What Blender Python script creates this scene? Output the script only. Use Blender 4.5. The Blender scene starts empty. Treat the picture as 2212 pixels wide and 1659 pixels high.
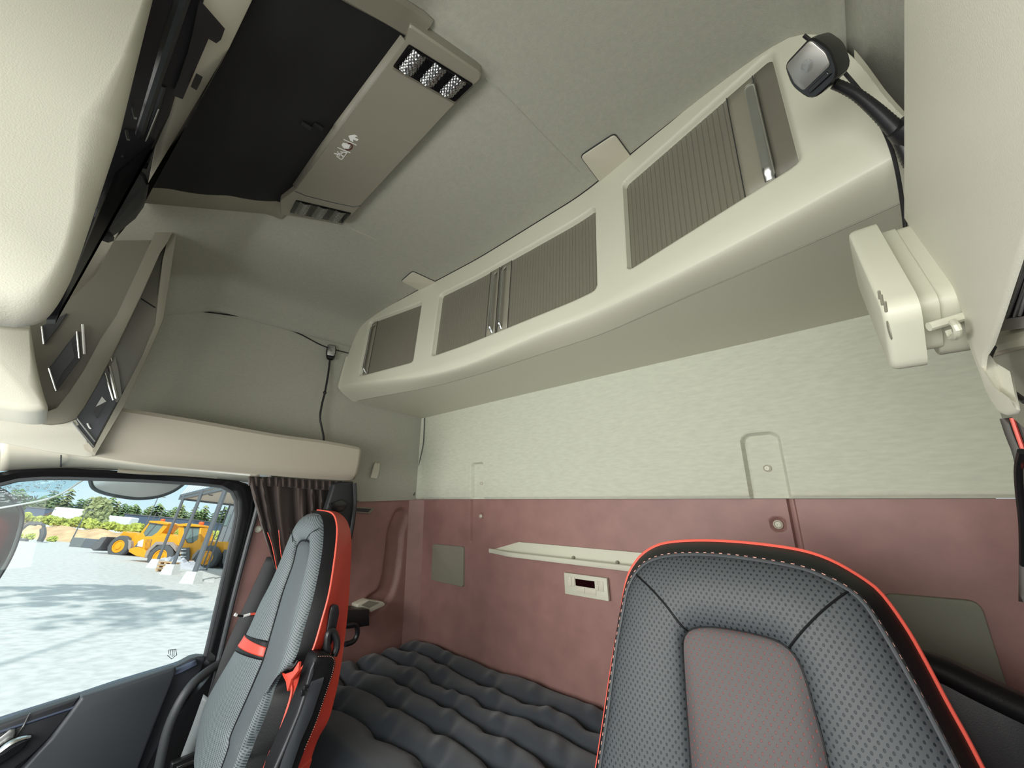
import bpy, bmesh, math, random
from mathutils import Vector as V, Matrix as M
random.seed(7)
PI = math.pi
COL = bpy.context.scene.collection

# ---------------------------------------------------------------- camera
F = 850.0                                   # focal length in px of the 2212 px wide frame
CAM = V((0, 0, 1.45))
_x = -V((90 - 1106, 1080 - 829.5, F)).normalized()
_u = V((1060 - 1106, -2280 - 829.5, F)); _u = (_u - _x * _u.dot(_x)).normalized()
_y = _u.cross(_x)
RIGHT = V((_x.x, _y.x, _u.x)); DOWN = V((_x.y, _y.y, _u.y)); FWD = V((_x.z, _y.z, _u.z))

def ray(px, py):
    return RIGHT * ((px - 1106) / F) + DOWN * ((py - 829.5) / F) + FWD
def at(px, py, ax, v):
    d = ray(px, py); i = 'xyz'.index(ax)
    return CAM + d * ((v - CAM[i]) / d[i])
def atd(px, py, t): return CAM + ray(px, py) * t
def atp(px, py, p0, n):
    d = ray(px, py); n = V(n)
    return CAM + d * ((V(p0) - CAM).dot(n) / d.dot(n))
def atf(px, py, inside, lo=.2, hi=4):
    d = ray(px, py)
    for _ in range(45):
        m = (lo + hi) / 2
        if inside(CAM + d * m): lo = m
        else: hi = m
    return CAM + d * lo
def Q(x0, y0, s, pts): return [(x0 + x / s, y0 + y / s) for x, y in pts]

cd = bpy.data.cameras.new('camera'); cam = bpy.data.objects.new('camera', cd); COL.objects.link(cam)
cd.sensor_width = 36; cd.lens = 36 * F / 2212; cd.clip_start = .01; cd.clip_end = 2000
cam.matrix_world = M(((RIGHT.x, -DOWN.x, -FWD.x, 0), (RIGHT.y, -DOWN.y, -FWD.y, 0), (RIGHT.z, -DOWN.z, -FWD.z, CAM.z), (0, 0, 0, 1)))
bpy.context.scene.camera = cam

# ---------------------------------------------------------------- materials
def mat(name, col, rough=.5, metal=0, bump=0, bscale=200, var=0, vscale=30, spec=.5, coat=0, stretch=None, trans=0, emit=0, sheen=0):
    m = bpy.data.materials.new(name); m.use_nodes = True
    nt = m.node_tree; N = nt.nodes; L = nt.links; b = N['Principled BSDF']
    b.inputs['Base Color'].default_value = (*col, 1); b.inputs['Roughness'].default_value = rough
    b.inputs['Metallic'].default_value = metal; b.inputs['Specular IOR Level'].default_value = spec
    b.inputs['Coat Weight'].default_value = coat; b.inputs['Transmission Weight'].default_value = trans
    b.inputs['Sheen Weight'].default_value = sheen
    tc = N.new('ShaderNodeTexCoord'); mp = N.new('ShaderNodeMapping'); L.new(tc.outputs['Object'], mp.inputs[0])
    if stretch: mp.inputs['Scale'].default_value = stretch
    if var:
        n = N.new('ShaderNodeTexNoise'); n.inputs['Scale'].default_value = vscale; n.inputs['Detail'].default_value = 6
        L.new(mp.outputs[0], n.inputs['Vector'])
        r = N.new('ShaderNodeMapRange'); r.inputs['From Min'].default_value = .3; r.inputs['From Max'].default_value = .7
        r.inputs['To Min'].default_value = 1 - var; r.inputs['To Max'].default_value = 1 + var
        L.new(n.outputs['Fac'], r.inputs['Value'])
        mx = N.new('ShaderNodeVectorMath'); mx.operation = 'SCALE'; mx.inputs[0].default_value = col
        L.new(r.outputs[0], mx.inputs['Scale']); L.new(mx.outputs[0], b.inputs['Base Color'])
    if bump:
        n2 = N.new('ShaderNodeTexNoise'); n2.inputs['Scale'].default_value = bscale; n2.inputs['Detail'].default_value = 3
        L.new(mp.outputs[0], n2.inputs['Vector'])
        bp = N.new('ShaderNodeBump'); bp.inputs['Strength'].default_value = bump; bp.inputs['Distance'].default_value = .002
        L.new(n2.outputs['Fac'], bp.inputs['Height']); L.new(bp.outputs[0], b.inputs['Normal'])
    return m

def dots(name, base, dot, su, sv, ru, rv, rough=.55, depth=.35, ang=0, var=0):
    """leather or knit with a staggered grid of small oval holes, laid out in metres on the UV map"""
    m = mat(name, base, rough); nt = m.node_tree; N = nt.nodes; L = nt.links; b = N['Principled BSDF']
    uv = N.new('ShaderNodeUVMap'); mp = N.new('ShaderNodeMapping')
    mp.inputs['Rotation'].default_value = (0, 0, ang); mp.inputs['Scale'].default_value = (1 / su, 1 / sv, 1)
    L.new(uv.outputs[0], mp.inputs[0]); sp = N.new('ShaderNodeSeparateXYZ'); L.new(mp.outputs[0], sp.inputs[0])
    def mt(op, a, c=None):
        n = N.new('ShaderNodeMath'); n.operation = op
        for i, q in enumerate((a, c)):
            if q is None: continue
            if isinstance(q, (int, float)): n.inputs[i].default_value = q
            else: L.new(q, n.inputs[i])
        return n.outputs[0]
    row = mt('FLOOR', sp.outputs[1]); off = mt('MULTIPLY', mt('FLOORED_MODULO', row, 2), .5)
    fu = mt('SUBTRACT', mt('FRACT', mt('ADD', sp.outputs[0], off)), .5); fv = mt('SUBTRACT', mt('FRACT', sp.outputs[1]), .5)
    du = mt('DIVIDE', fu, ru); dv = mt('DIVIDE', fv, rv)
    d2 = mt('ADD', mt('MULTIPLY', du, du), mt('MULTIPLY', dv, dv))
    r = N.new('ShaderNodeMapRange'); r.inputs['From Min'].default_value = .7; r.inputs['From Max'].default_value = 1.3
    L.new(d2, r.inputs['Value'])
    mx = N.new('ShaderNodeMix'); mx.data_type = 'RGBA'; L.new(r.outputs[0], mx.inputs['Factor'])
    mx.inputs['A'].default_value = (*dot, 1); mx.inputs['B'].default_value = (*base, 1)
    L.new(mx.outputs['Result'], b.inputs['Base Color'])
    bp = N.new('ShaderNodeBump'); bp.inputs['Strength'].default_value = depth; bp.inputs['Distance'].default_value = .002
    L.new(r.outputs[0], bp.inputs['Height']); L.new(bp.outputs[0], b.inputs['Normal'])
    return m

def glassy(name, tint=(1, 1, 1), gloss=.05, rough=.02, fres=False):
    m = bpy.data.materials.new(name); m.use_nodes = True; N = m.node_tree.nodes; L = m.node_tree.links; N.clear()
    o = N.new('ShaderNodeOutputMaterial'); t = N.new('ShaderNodeBsdfTransparent'); g = N.new('ShaderNodeBsdfGlossy'); x = N.new('ShaderNodeMixShader')
    t.inputs[0].default_value = (*tint, 1); g.inputs['Roughness'].default_value = rough; x.inputs[0].default_value = gloss
    L.new(t.outputs[0], x.inputs[1]); L.new(g.outputs[0], x.inputs[2]); L.new(x.outputs[0], o.inputs[0])
    return m

CREAM = (.60, .595, .49)
mt_liner = mat('headliner_fabric', (.395, .395, .335), .9, bump=.25, bscale=500, var=.05, vscale=90, stretch=(1, 1, 2))
mt_felt = mat('wall_fabric', (.57, .59, .49), .92, bump=.35, bscale=350, var=.06, vscale=60, stretch=(.5, 1, 2.2))
mt_cream = mat('cream_plastic', CREAM, .42, bump=.05, bscale=900)
mt_cream2 = mat('pale_grained_plastic', (.66, .645, .55), .5, bump=.14, bscale=600)
mt_taupe = mat('taupe_plastic', (.25, .235, .185), .45, bump=.05, bscale=800)
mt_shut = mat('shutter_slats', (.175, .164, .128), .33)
mt_inner = mat('dark_taupe_and_painted_shade', (.16, .15, .118), .5, bump=.05, bscale=800)  # painted shade on the front unit panels; plain dark taupe on the end stile
mt_cover = mat('warm_cream_plastic', (.60, .57, .47), .45, bump=.05, bscale=800)
mt_lip = mat('beige_shelf_plastic', (.43, .395, .325), .5, bump=.05, bscale=800)
mt_red = mat('wine_red_panel', (.305, .165, .148), .5, bump=.12, bscale=500, var=.10, vscale=14)
mt_black = mat('black_plastic', (.012, .012, .014), .38, bump=.05, bscale=600)
mt_gloss = mat('gloss_black', (.008, .008, .009), .16)
mt_rubber = mat('rubber_seal', (.055, .06, .065), .5)
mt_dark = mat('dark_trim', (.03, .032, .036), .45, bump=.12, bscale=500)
mt_door = mat('door_leatherette', (.045, .05, .058), .42, bump=.1, bscale=600)
mt_blind = mat('blackout_blind', (.006, .006, .007), .85, bump=.1, bscale=500)
mt_chrome = mat('brushed_chrome', (.62, .63, .64), .22, 1)
mt_mirror = mat('mirror', (.75, .8, .82), .03, 1)
mt_steel = mat('satin_metal', (.35, .35, .34), .35, 1)
mt_lens = glassy('clear_lens', (.9, .9, .9), .07, .04)
mt_glass = glassy('window_glass', (.95, .98, .98), .02)
mt_defl = glassy('tinted_acrylic', (.80, .90, .93), .05)
mt_white = mat('white_print', (.80, .80, .78), .5)
mt_leather = mat('black_leather', (.008, .008, .009), .5, bump=.15, bscale=350, spec=.2)
mt_redl = mat('red_leather', (.62, .055, .03), .42, bump=.1, bscale=500)
mt_redp = mat('red_piping', (.95, .13, .09), .4)
mt_perf = dots('perforated_grey_leather', (.056, .063, .068), (.008, .014, .02), .0085, .0062, .17, .30)
mt_ins = dots('grey_insert_with_red_backing', (.066, .056, .058), (.17, .042, .038), .0092, .0070, .12, .24)
mt_knit = dots('grey_mesh_knit', (.150, .172, .182), (.03, .045, .05), .0055, .0045, .40, .24, ang=.5)
mt_rib = dots('grey_ribbed_cloth', (.085, .094, .103), (.055, .075, .085), .003, .0032, .5, .2, ang=.2)
mt_belt = mat('seat_belt_webbing', (.02, .021, .024), .6, bump=.3, bscale=700)
mt_beltl = mat('grey_belt', (.19, .21, .22), .5)
mt_curt = mat('brown_black_curtain', (.052, .034, .029), .7, bump=.15, bscale=500, sheen=.2)
mt_quilt = mat('quilt_cloth', (.032, .040, .052), .85, bump=.45, bscale=420, sheen=.25, stretch=(1, 2, 1))
mt_speck = mat('speckled_cloth', (.09, .06, .06), .9, bump=.4, bscale=700, var=.6, vscale=500)
mt_thread = mat('pink_thread', (.7, .35, .28), .6)
mt_olive = mat('grey_green_panel', (.22, .23, .185), .7, bump=.2, bscale=400)
mt_floor = mat('rubber_floor', (.02, .02, .02), .8)
mt_disp = mat('dark_display', (.012, .002, .003), .12)

# ---------------------------------------------------------------- mesh helpers
class MB:
    def __init__(s): s.v = []; s.f = []
    def add(s, vs, fs):
        o = len(s.v); s.v += [V(a) for a in vs]; s.f += [tuple(i + o for i in f) for f in fs]; return s
    def grid(s, rows, cu=False, cv=False):
        n = len(rows); m = len(rows[0]); fs = []
        for i in range(n if cv else n - 1):
            for j in range(m if cu else m - 1):
                a, b = i * m + j, i * m + (j + 1) % m
                c, d = ((i + 1) % n) * m + (j + 1) % m, ((i + 1) % n) * m + j
                fs.append((a, b, c, d))
        return s.add([p for r in rows for p in r], fs)
    def rings(s, rs, cap0=True, cap1=True):
        o = len(s.v); m = len(rs[0]); s.grid(rs, cu=True)
        if cap0: s.f.append(tuple(o + i for i in range(m))[::-1])
        if cap1: s.f.append(tuple(o + (len(rs) - 1) * m + i for i in range(m)))
        return s
    def prism(s, pts, vec, bev=0, seg=3):
        """extrude an outline along vec; bev rounds the front rim towards the centroid"""
        pts = [V(p) for p in pts]; vec = V(vec)
        if not bev: return s.rings([pts, [p + vec for p in pts]])
        c = sum(pts, V()) / len(pts); d = vec.normalized(); rs = []
        for k in range(seg + 1):
            a = PI / 2 * k / seg; ins = bev * (1 - math.sin(a)); dep = bev * (1 - math.cos(a))
            rs.append([p + (c - p).normalized() * ins + d * dep for p in pts])
        rs.append([p + vec for p in pts]); return s.rings(rs)
    def tube(s, path, r, n=10, cap=True, flat=None):
        path = [V(p) for p in path]; rs = []; up = None
        for i, p in enumerate(path):
            t = (path[min(i + 1, len(path) - 1)] - path[max(i - 1, 0)]).normalized()
            if up is None: up = t.orthogonal().normalized()
            up = (up - t * up.dot(t)).normalized(); w = t.cross(up)
            rr = r[i] if isinstance(r, (list, tuple)) else r
            if flat: rs.append([p + (flat[0] * math.cos(2 * PI * k / n) + flat[1] * math.sin(2 * PI * k / n)) * rr for k in range(n)])
            else: rs.append([p + (up * math.cos(2 * PI * k / n) + w * math.sin(2 * PI * k / n)) * rr for k in range(n)])
        return s.rings(rs, cap, cap)
    def box(s, c, sz, R=None):
        c = V(c); h = V(sz) / 2; vs = []
        for k in range(8):
            p = V((h.x * (1 if k & 1 else -1), h.y * (1 if k & 2 else -1), h.z * (1 if k & 4 else -1)))
            vs.append(c + (R @ p if R else p))
        return s.add(vs, [(0, 2, 3, 1), (4, 5, 7, 6), (0, 1, 5, 4), (2, 6, 7, 3), (0, 4, 6, 2), (1, 3, 7, 5)])
    def disc(s, c, n, r, h, seg=20, prof=None):
        c = V(c); n = V(n).normalized(); a = n.orthogonal().normalized(); b = n.cross(a)
        prof = prof or [(1, 0), (1, .8), (.85, 1)]
        return s.rings([[c + n * (h * z) + (a * math.cos(2 * PI * k / seg) + b * math.sin(2 * PI * k / seg)) * r * q for k in range(seg)] for q, z in prof])
    def ball(s, c, r, seg=10, rg=7, sc=(1, 1, 1)):
        c = V(c); rs = []
        for i in range(rg + 1):
            a = -PI / 2 + PI * i / rg; q = max(math.cos(a), .02)
            rs.append([c + V((r * q * math.cos(2 * PI * k / seg) * sc[0], r * q * math.sin(2 * PI * k / seg) * sc[1], r * math.sin(a) * sc[2])) for k in range(seg)])
        return s.rings(rs)

def crv(pts, n, closed=False):
    """smooth curve through pts, n samples evenly along its length"""
    pts = [V(p) for p in pts]; m = len(pts); out = []
    for i in range(m if closed else m - 1):
        g = lambda k: pts[k % m] if closed else pts[max(0, min(m - 1, k))]
        a, b, c, d = g(i - 1), g(i), g(i + 1), g(i + 2)
        for k in range(12):
            t = k / 12
            out.append(.5 * (2 * b + (c - a) * t + (2 * a - 5 * b + 4 * c - d) * t * t + (3 * b - a - 3 * c + d) * t ** 3))
    out.append(pts[0] if closed else pts[-1])
    return resamp(out, n, closed)
def resamp(pts, n, closed=False):
    L = [0]
    for a, b in zip(pts, pts[1:]): L.append(L[-1] + (b - a).length)
    res = []; j = 0
    for i in range(n):
        t = L[-1] * i / (n if closed else n - 1)
        while j < len(L) - 2 and L[j + 1] < t: j += 1
        q = (t - L[j]) / max(L[j + 1] - L[j], 1e-9)
        res.append(pts[j].lerp(pts[j + 1], min(max(q, 0), 1)))
    return res
def rnd(pts, r, seg=4):
    pts = [V(p) for p in pts]; out = []; m = len(pts)
    for i in range(m):
        p, a, b = pts[i], pts[i - 1], pts[(i + 1) % m]
        rr = r[i] if isinstance(r, (list, tuple)) else r
        if rr <= 0: out.append(p); continue
        u = p + (a - p).normalized() * min(rr, (a - p).length * .48); w = p + (b - p).normalized() * min(rr, (b - p).length * .48)
        for k in range(seg + 1):
            t = k / seg; out.append(u.lerp(p, t).lerp(p.lerp(w, t), t))
    return out
def lin(tab, x):
    if x <= tab[0][0]: return tab[0][1]
    for (a, p), (b, q) in zip(tab, tab[1:]):
        if x <= b: return p + (q - p) * (x - a) / (b - a)
    return tab[-1][1]
def sm(a, b, x):
    t = min(max((x - a) / (b - a), 0), 1); return t * t * (3 - 2 * t)

ORG = {}
def fin(me, ang=35):
    bm = bmesh.new(); bm.from_mesh(me); bmesh.ops.recalc_face_normals(bm, faces=bm.faces); bm.to_mesh(me); bm.free()
    for p in me.polygons: p.use_smooth = True
    me.set_sharp_from_angle(angle=math.radians(ang))
def tag(o, label=None, cat=None, group=None, kind=None):
    for k, v in (('label', label), ('category', cat), ('group', group), ('kind', kind)):
        if v: o[k] = v
    return o
def obj(name, mb, m, parent=None, label=None, cat=None, group=None, kind=None, bevel=0, seg=2, sub=0, ang=35, uvf=None, local=False, flip=False, solid=0):
    vs = mb.v
    if local: org = V((0, 0, 0))
    elif parent: org = ORG[parent.name]
    else:
        lo = V([min(p[i] for p in vs) for i in range(3)]); hi = V([max(p[i] for p in vs) for i in range(3)])
        org = V(((lo.x + hi.x) / 2, (lo.y + hi.y) / 2, lo.z))
    me = bpy.data.meshes.new(name); me.from_pydata([p - org for p in vs], [], mb.f)
    if uvf:
        ul = me.uv_layers.new(name='UVMap')
        for lp in me.loops: ul.data[lp.index].uv = uvf(vs[lp.vertex_index])
    fin(me, ang); me.materials.append(m)
    if flip: me.flip_normals()
    o = bpy.data.objects.new(name, me); COL.objects.link(o); ORG[o.name] = org
    if parent: o.parent = parent
    elif not local: o.location = org
    if solid: d = o.modifiers.new('s', 'SOLIDIFY'); d.thickness = solid
    if bevel:
        d = o.modifiers.new('b', 'BEVEL'); d.width = bevel; d.segments = seg; d.limit_method = 'ANGLE'; d.angle_limit = math.radians(32); d.harden_normals = False
    if sub: d = o.modifiers.new('u', 'SUBSURF'); d.levels = sub; d.render_levels = sub
    return tag(o, label, cat, group, kind)
def thing(name, loc, label=None, cat=None, group=None, kind=None):
    o = bpy.data.objects.new(name, None); COL.objects.link(o); o.location = loc; o.empty_display_size = .05
    ORG[o.name] = V(loc); return tag(o, label, cat, group, kind)
def clone(o, loc=None, parent=None):
    c = o.copy(); COL.objects.link(c)
    if parent: c.parent = parent
    if loc is not None: c.location = loc
    for ch in [x for x in bpy.data.objects if x.parent == o]: clone(ch, None, c)
    return c
# ---------------------------------------------------------------- the cab shell
XC = -.84; YR = 1.35; XL = -1.85
DROP = [(0, 0), (.37, 0), (.50, .008), (.66, .03), (.78, .052), (.86, .075), (.90, .10), (.93, .15), (.955, .25), (.97, .36), (.985, .48), (1.0, .93), (1.012, 1.0)]
_pf = crv([V((a, b, 0)) for a, b in DROP], 60)
DP = [(p.x, p.y) for p in _pf]
def top(y): return 2.35 if y > .31 else 2.35 - .47 * (.31 - y)
def drop(dx):
    dx = abs(dx); return lin(DP, dx) if dx < DP[-1][0] else 9
def xwall(z):                       # |x - XC| of the liner at height z (rear part)
    d = 2.35 - z
    for (a, p), (b, q) in zip(DP, DP[1:]):
        if q >= d: return a + (b - a) * (d - p) / max(q - p, 1e-6)
    return DP[-1][0]
def liner(off=0): return lambda p: p.z < top(p.y) - drop(p.x - XC) - off

g = MB(); rows = []
ys = [-.62 + .02 * i for i in range(99)] + [1.36]
for y in ys:
    r = [V((XC - a, y, top(y) - b)) for a, b in DP[::-1]] + [V((XC + a + .10 * sm(.12, .5, b), y, top(y) - b)) for a, b in DP[1:]]
    rows.append(r)
nl = len(DP)
# left part of the liner is the upper side wall, the middle the ceiling, the right the other side wall
cut = next(i for i, (a, b) in enumerate(DP) if b > .17)
i0 = nl - 1 - cut; i1 = nl - 1 + cut
obj('ceiling', MB().grid([r[i0:i1 + 1] for r in rows]), mt_liner, kind='structure', label='grey beige fabric headliner', solid=.006)
wl = thing('wall_left', (XL, .5, .3), kind='structure', label='left cab wall, beige fabric above wine red panel')
zl = lambda p: p.z > 1.40
def clipz(r, lo=0): return [V((p.x, p.y, max(p.z, lo or (1.54 if p.y < .62 else 1.44 if p.y < 1.0 else 1.418)))) for p in r]
obj('upper_panel', MB().grid([clipz(r[:i0 + 1]) for r in rows]), mt_liner, wl, label='beige fabric upper side panel')
obj('wall_right', MB().grid([clipz(r[i1:], 1.30 if r[0].y > .40 else 1.52) for r in rows]), mt_liner, kind='structure', label='right cab wall', solid=.006)

# rear wall: wine red lower panel with two grooves and a stud dimple, beige fabric upper panel with two slots
wr = thing('wall_rear', (XC, YR, .3), kind='structure', label='rear cab wall')
gl = at(1019, 1120, 'y', YR); gl2 = at(1018, 1170, 'y', YR); gr = at(1716, 1120, 'y', YR); st = at(1681, 1133, 'y', YR)
stl = at(1039, 1115, 'y', YR)
def redY(x, z):
    y = YR
    y += .012 * (1 - sm(.004, .010, abs(x - gl.x))) * sm(gl2.z - .006, gl2.z + .006, z)
    y += .012 * (1 - sm(.004, .010, abs(x - gr.x))) * sm(1.16, 1.17, z)
    y += .010 * (1 - sm(.012, .022, math.hypot(x - st.x, z - st.z))) + .007 * (1 - sm(.010, .018, math.hypot(x - stl.x, z - stl.z)))
    y += .008 * sm(-.95, -.1, x) * 0
    return y - .012 * (1 - sm(.0, .05, x + 1.86))
def rng(a, b, n): return [a + (b - a) * i / (n - 1) for i in range(n)]
xs = rng(-1.86, .28, 430)
obj('lower_panel', MB().grid([[V((x, redY(x, z), z)) for x in xs] for z in rng(.35, 1.12, 12) + rng(1.13, 1.42, 100)]), mt_red, wr, label='wine red lower rear panel')
s1 = (at(1021, 1060, 'y', 1.34).x, at(1046, 1060, 'y', 1.34).x, at(1030, 1001, 'y', 1.34).z)
s2 = (at(1613, 1010, 'y', 1.34).x, at(1696, 1010, 'y', 1.34).x, at(1640, 937, 'y', 1.34).z)
fst = [at(1040, 1045, 'y', 1.345), at(1657, 1012, 'y', 1.345)]
def slot(x, z, s, r):
    a, b, t = s; cx = (a + b) / 2; hx = (b - a) / 2
    qx = abs(x - cx) - (hx - r); qz = z - (t - r)
    d = min(max(qx, qz), 0) + math.hypot(max(qx, 0), max(qz, 0)) - r
    return 1 - sm(-.006, .005, d)
def feltY(x, z):
    y = 1.330 + .018 * max(slot(x, z, s1, .014), slot(x, z, s2, .025))
    y += .008 * (1 - sm(1.420, 1.432, z)) * (1 - max(slot(x, z, s1, .014), slot(x, z, s2, .025)))
    return y - .010 * (1 - sm(0, .04, x + 1.845))
obj('upper_panel', MB().grid([[V((x, feltY(x, z), z)) for x in rng(-1.845, .28, 530)] for z in rng(1.421, 1.66, 90) + rng(1.67, 2.33, 12)]), mt_felt, wr, label='pale beige fabric upper rear panel')
obj('backing', MB().box((XC, 1.395, 1.4), (2.1, .03, 2.1)), mt_dark, wr)

# lower left wall with a moulded channel
ch = [at(x, y, 'x', XL) for x, y in [(866, 1118), (855, 1150), (850, 1200), (843, 1250), (830, 1285), (806, 1305)]]
ch = crv(ch, 30)
def leftX(y, z):
    d = min(math.hypot(y - p.y, z - p.z) for p in ch) if .95 < y < 1.33 and .9 < z < 1.38 else 1
    return XL + .0 - .02 * (1 - sm(.030, .055, d))
obj('lower_panel', MB().grid([[V((leftX(y, z), y, z)) for y in rng(.60, 1.36, 100)] for z in rng(.35, .88, 6) + rng(.9, 1.40, 70) + [1.425]]), mt_red, wl, label='wine red lower side panel')
q = [at(907, 1084, 'y', 1.33), at(918, 1085, 'y', 1.345), at(898, 1374, 'y', 1.345), at(880, 1372, 'y', 1.33)]
obj('trim_1', MB().prism([V((-1.852, 1.30, 1.42)), V((-1.81, 1.352, 1.42)), V((-1.80, 1.352, 1.42)), V((-1.852, 1.285, 1.42))], (0, 0, -.75)), mt_red, kind='structure', label='red corner trim strip between side and rear wall', bevel=.003)
obj('wall_front', MB().box((-.80, -.66, 2.0), (2.3, .06, .52)), mt_cover, kind='structure', label='header above the windscreen')
obj('wall_front', MB().box((-.80, -.66, .44), (2.3, .10, .88)), mt_dark, kind='structure', label='dashboard wall below the windscreen')
obj('wall_right', MB().box((.30, .42, .88), (.22, .16, 1.30)), mt_curt, kind='structure', label='curtained right door pillar')
obj('floor', MB().box((-.80, .34, -.02), (2.3, 2.1, .04)), mt_floor, kind='structure', label='dark cab floor')
obj('wall_right', MB().box((.285, .88, .72), (.03, .96, 1.40)), mt_red, kind='structure', label='right cab wall below the windows')

# trim seams on the liner
pts = Q(0, 0, 1, [(358, 668), (395, 670), (430, 672), (500, 681), (560, 690), (640, 718), (700, 748), (757, 764)])
obj('trim_2', MB().tube(crv([atf(x, y, liner(.010)) for x, y in pts], 60), .0028, 6), mt_black, kind='structure', label='dark seam across the left side wall')
pts = [(917, 903), (916, 930), (914, 960), (908, 990), (902, 1020), (899, 1050), (894, 1070), (880, 1078), (850, 1075), (800, 1069), (766, 1066)]
obj('trim_3', MB().tube(crv([atp(x, y, (-1.836, 1.325, 1.5), (1, .0, 0)) if x < 895 else at(x, y, 'y', 1.325) for x, y in pts[:7]], 40), .0028, 6), mt_rubber, kind='structure', label='dark seam down the rear left corner')

# ---------------------------------------------------------------- roof hatch and ceiling console
def onroof(x, y, off): return atf(x, y, liner(off))
hx0, hx1, hy0, hy1 = -1.225, -.525, -.32, .315
rb = thing('roof_hatch_blind', (-.87, 0, top(0)), 'black pleated blackout blind closed across the roof hatch', 'blind')
rows = []
for i in range(61):
    y = hy0 + (hy1 - hy0) * i / 60
    rows.append([V((x, y, top(y) - .012 + .002 * math.cos(2 * PI * i / 12))) for x in (hx0, (hx0 + hx1) / 2, hx1)])
obj('blind', MB().grid(rows), mt_blind, rb, solid=.003)
for x, y in ((662, 270), (688, 272)):
    p = atf(x, y, liner(.018)); obj('pull_tab', MB().box(p, (.012, .022, .006)), mt_black, rb)
def strip(x0, x1, y0, y1, d0, d1=None, n=30):
    m = MB(); rs = []
    for i in range(n):
        y = y0 + (y1 - y0) * i / (n - 1); z = top(y); lo = d0
        rs.append([V((x0, y, z - .001)), V((x0, y, z - lo * .6)), V((x0 + (x1 - x0) * .12, y, z - lo)), V((x0 + (x1 - x0) * .88, y, z - lo)), V((x1, y, z - lo * .6)), V((x1, y, z - .001))])
    return m.rings(rs)
hf = thing('trim_4', (-.87, 0, top(0) - .03), kind='structure', label='beige surround of the roof hatch')
obj('side_rail', strip(-1.31, -1.222, -.32, .345, .016), mt_taupe, hf); obj('side_rail', strip(-.53, -.468, -.32, .325, .016), mt_taupe, hf)

zc = 2.35 - .032
co = thing('ceiling_console', (-.85, .4, zc), 'long beige ceiling console with a lamp at each end behind the roof hatch', 'ceiling console')
ol = Q(550, 0, 3.017, [(170, 1400), (575, 1470), (690, 1340), (1270, 715), (1415, 560), (1500, 495), (1010, 160), (985, 270), (262, 1240), (165, 1310)])
bot = [at(x, y, 'z', zc) for x, y in ol]
bot = rnd(bot, [.006, .006, 0, .004, .004, .02, .006, .004, .004, .006], 3)
cen = sum(bot, V()) / len(bot)
obj('body', MB().rings([[p + (cen - p).normalized() * .004 for p in bot], [p + V((0, 0, .003)) for p in bot], [p + V((0, 0, .04)) for p in bot]]), mt_taupe, co)
up = Q(550, 0, 3.017, [(240, 1180), (420, 905), (780, 355), (895, 160), (985, 272), (266, 1245)])
fr = [at(x, y, 'z', 2.348) for x, y in up[:4]] + [at(x, y, 'z', zc + .002) for x, y in up[4:]]
obj('front_bevel', MB().add(fr, [(0, 1, 2, 3, 4, 5)]), mt_taupe, co, solid=.004)
for a, b in (((612, 722 - 0), (0, 0)),): pass
lt = Q(550, 0, 3.017, [(775, 362), (410, 915)]); obj('edge_light_strip', MB().tube([at(*lt[0], 'z', 2.34), at(*lt[1], 'z', 2.34)], .0016, 6), mt_steel, co)
gv = Q(550, 0, 3.017, [(262, 1246), (330, 1275), (500, 1318), (640, 1348), (690, 1342)])
obj('panel_joint', MB().tube([at(x, y, 'z', zc - .0005) for x, y in gv], .0012, 6), mt_dark, co)
def lamp(corners, lab, n):
    c = [at(x, y, 'z', zc - .002) for x, y in corners]
    fr = obj('lamp', MB().prism(rnd(c, .004, 3), (0, 0, .018)), mt_gloss, co, label=lab)
    # faceted reflector, seen through the clear cover
    rs = []; NU, NV = 90, 26
    for j in range(NV + 1):
        v = j / NV; r = []
        for i in range(NU + 1):
            u = i / NU; a = c[0].lerp(c[1], .02 + .96 * u); b = c[3].lerp(c[2], .02 + .96 * u); p = a.lerp(b, .05 + .9 * v)
            k = (u * n) % 1; bowl = .010 * math.sqrt(max(0, 1 - (2 * k - 1) ** 2)) * math.sin(PI * v)
            fac = .0012 * math.sin(u * 150) * math.sin(v * 34)
            r.append(p + V((0, 0, -.0015 + bowl * .0 + fac + .004 * math.cos(2 * PI * k))))
        rs.append(r)
    obj('reflector', MB().grid(rs), mt_chrome, fr)
    obj('lens', MB().prism([p + V((0, 0, -.007)) for p in c], (0, 0, .002)), mt_lens, fr)
lamp(Q(550, 0, 3.017, [(270, 1305), (630, 1390), (570, 1455), (228, 1385)]), 'small clear three bulb lamp at the left end', 3)
lamp(Q(550, 0, 3.017, [(1005, 290), (1425, 550), (1305, 665), (900, 435)]), 'large clear lamp at the right end', 3)
# pictograms: arrow, hammer with curved stroke, running figure in a doorway
def flat(name, polys, m, lab=None):
    mb = MB()
    for pl in polys: mb.prism([at(x, y, 'z', zc - .0012) for x, y in Q(680, 260, 13.83, pl)], (0, 0, .0010))
    return obj(name, mb, m, co, label=lab)
def stroke(p, w, closed=False):
    out = []; q = list(p) + ([p[0]] if closed else [])
    for (a, b), (c, d) in zip(q, q[1:]):
        l = math.hypot(c - a, d - b); nx, ny = -(d - b) / l * w, (c - a) / l * w
        out.append([(a + nx, b + ny), (c + nx, d + ny), (c - nx, d - ny), (a - nx, b - ny)])
    return out
flat('arrow_mark', [[(1005, 468), (1195, 435), (1280, 480), (1180, 515), (1305, 570), (1270, 622), (1135, 570), (1155, 650), (1060, 605)]], mt_white, 'white arrow print')
flat('divider_mark', stroke([(855, 575), (1250, 745)], 9), mt_white); flat('divider_mark', stroke([(675, 815), (1065, 975)], 9), mt_white)
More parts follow.
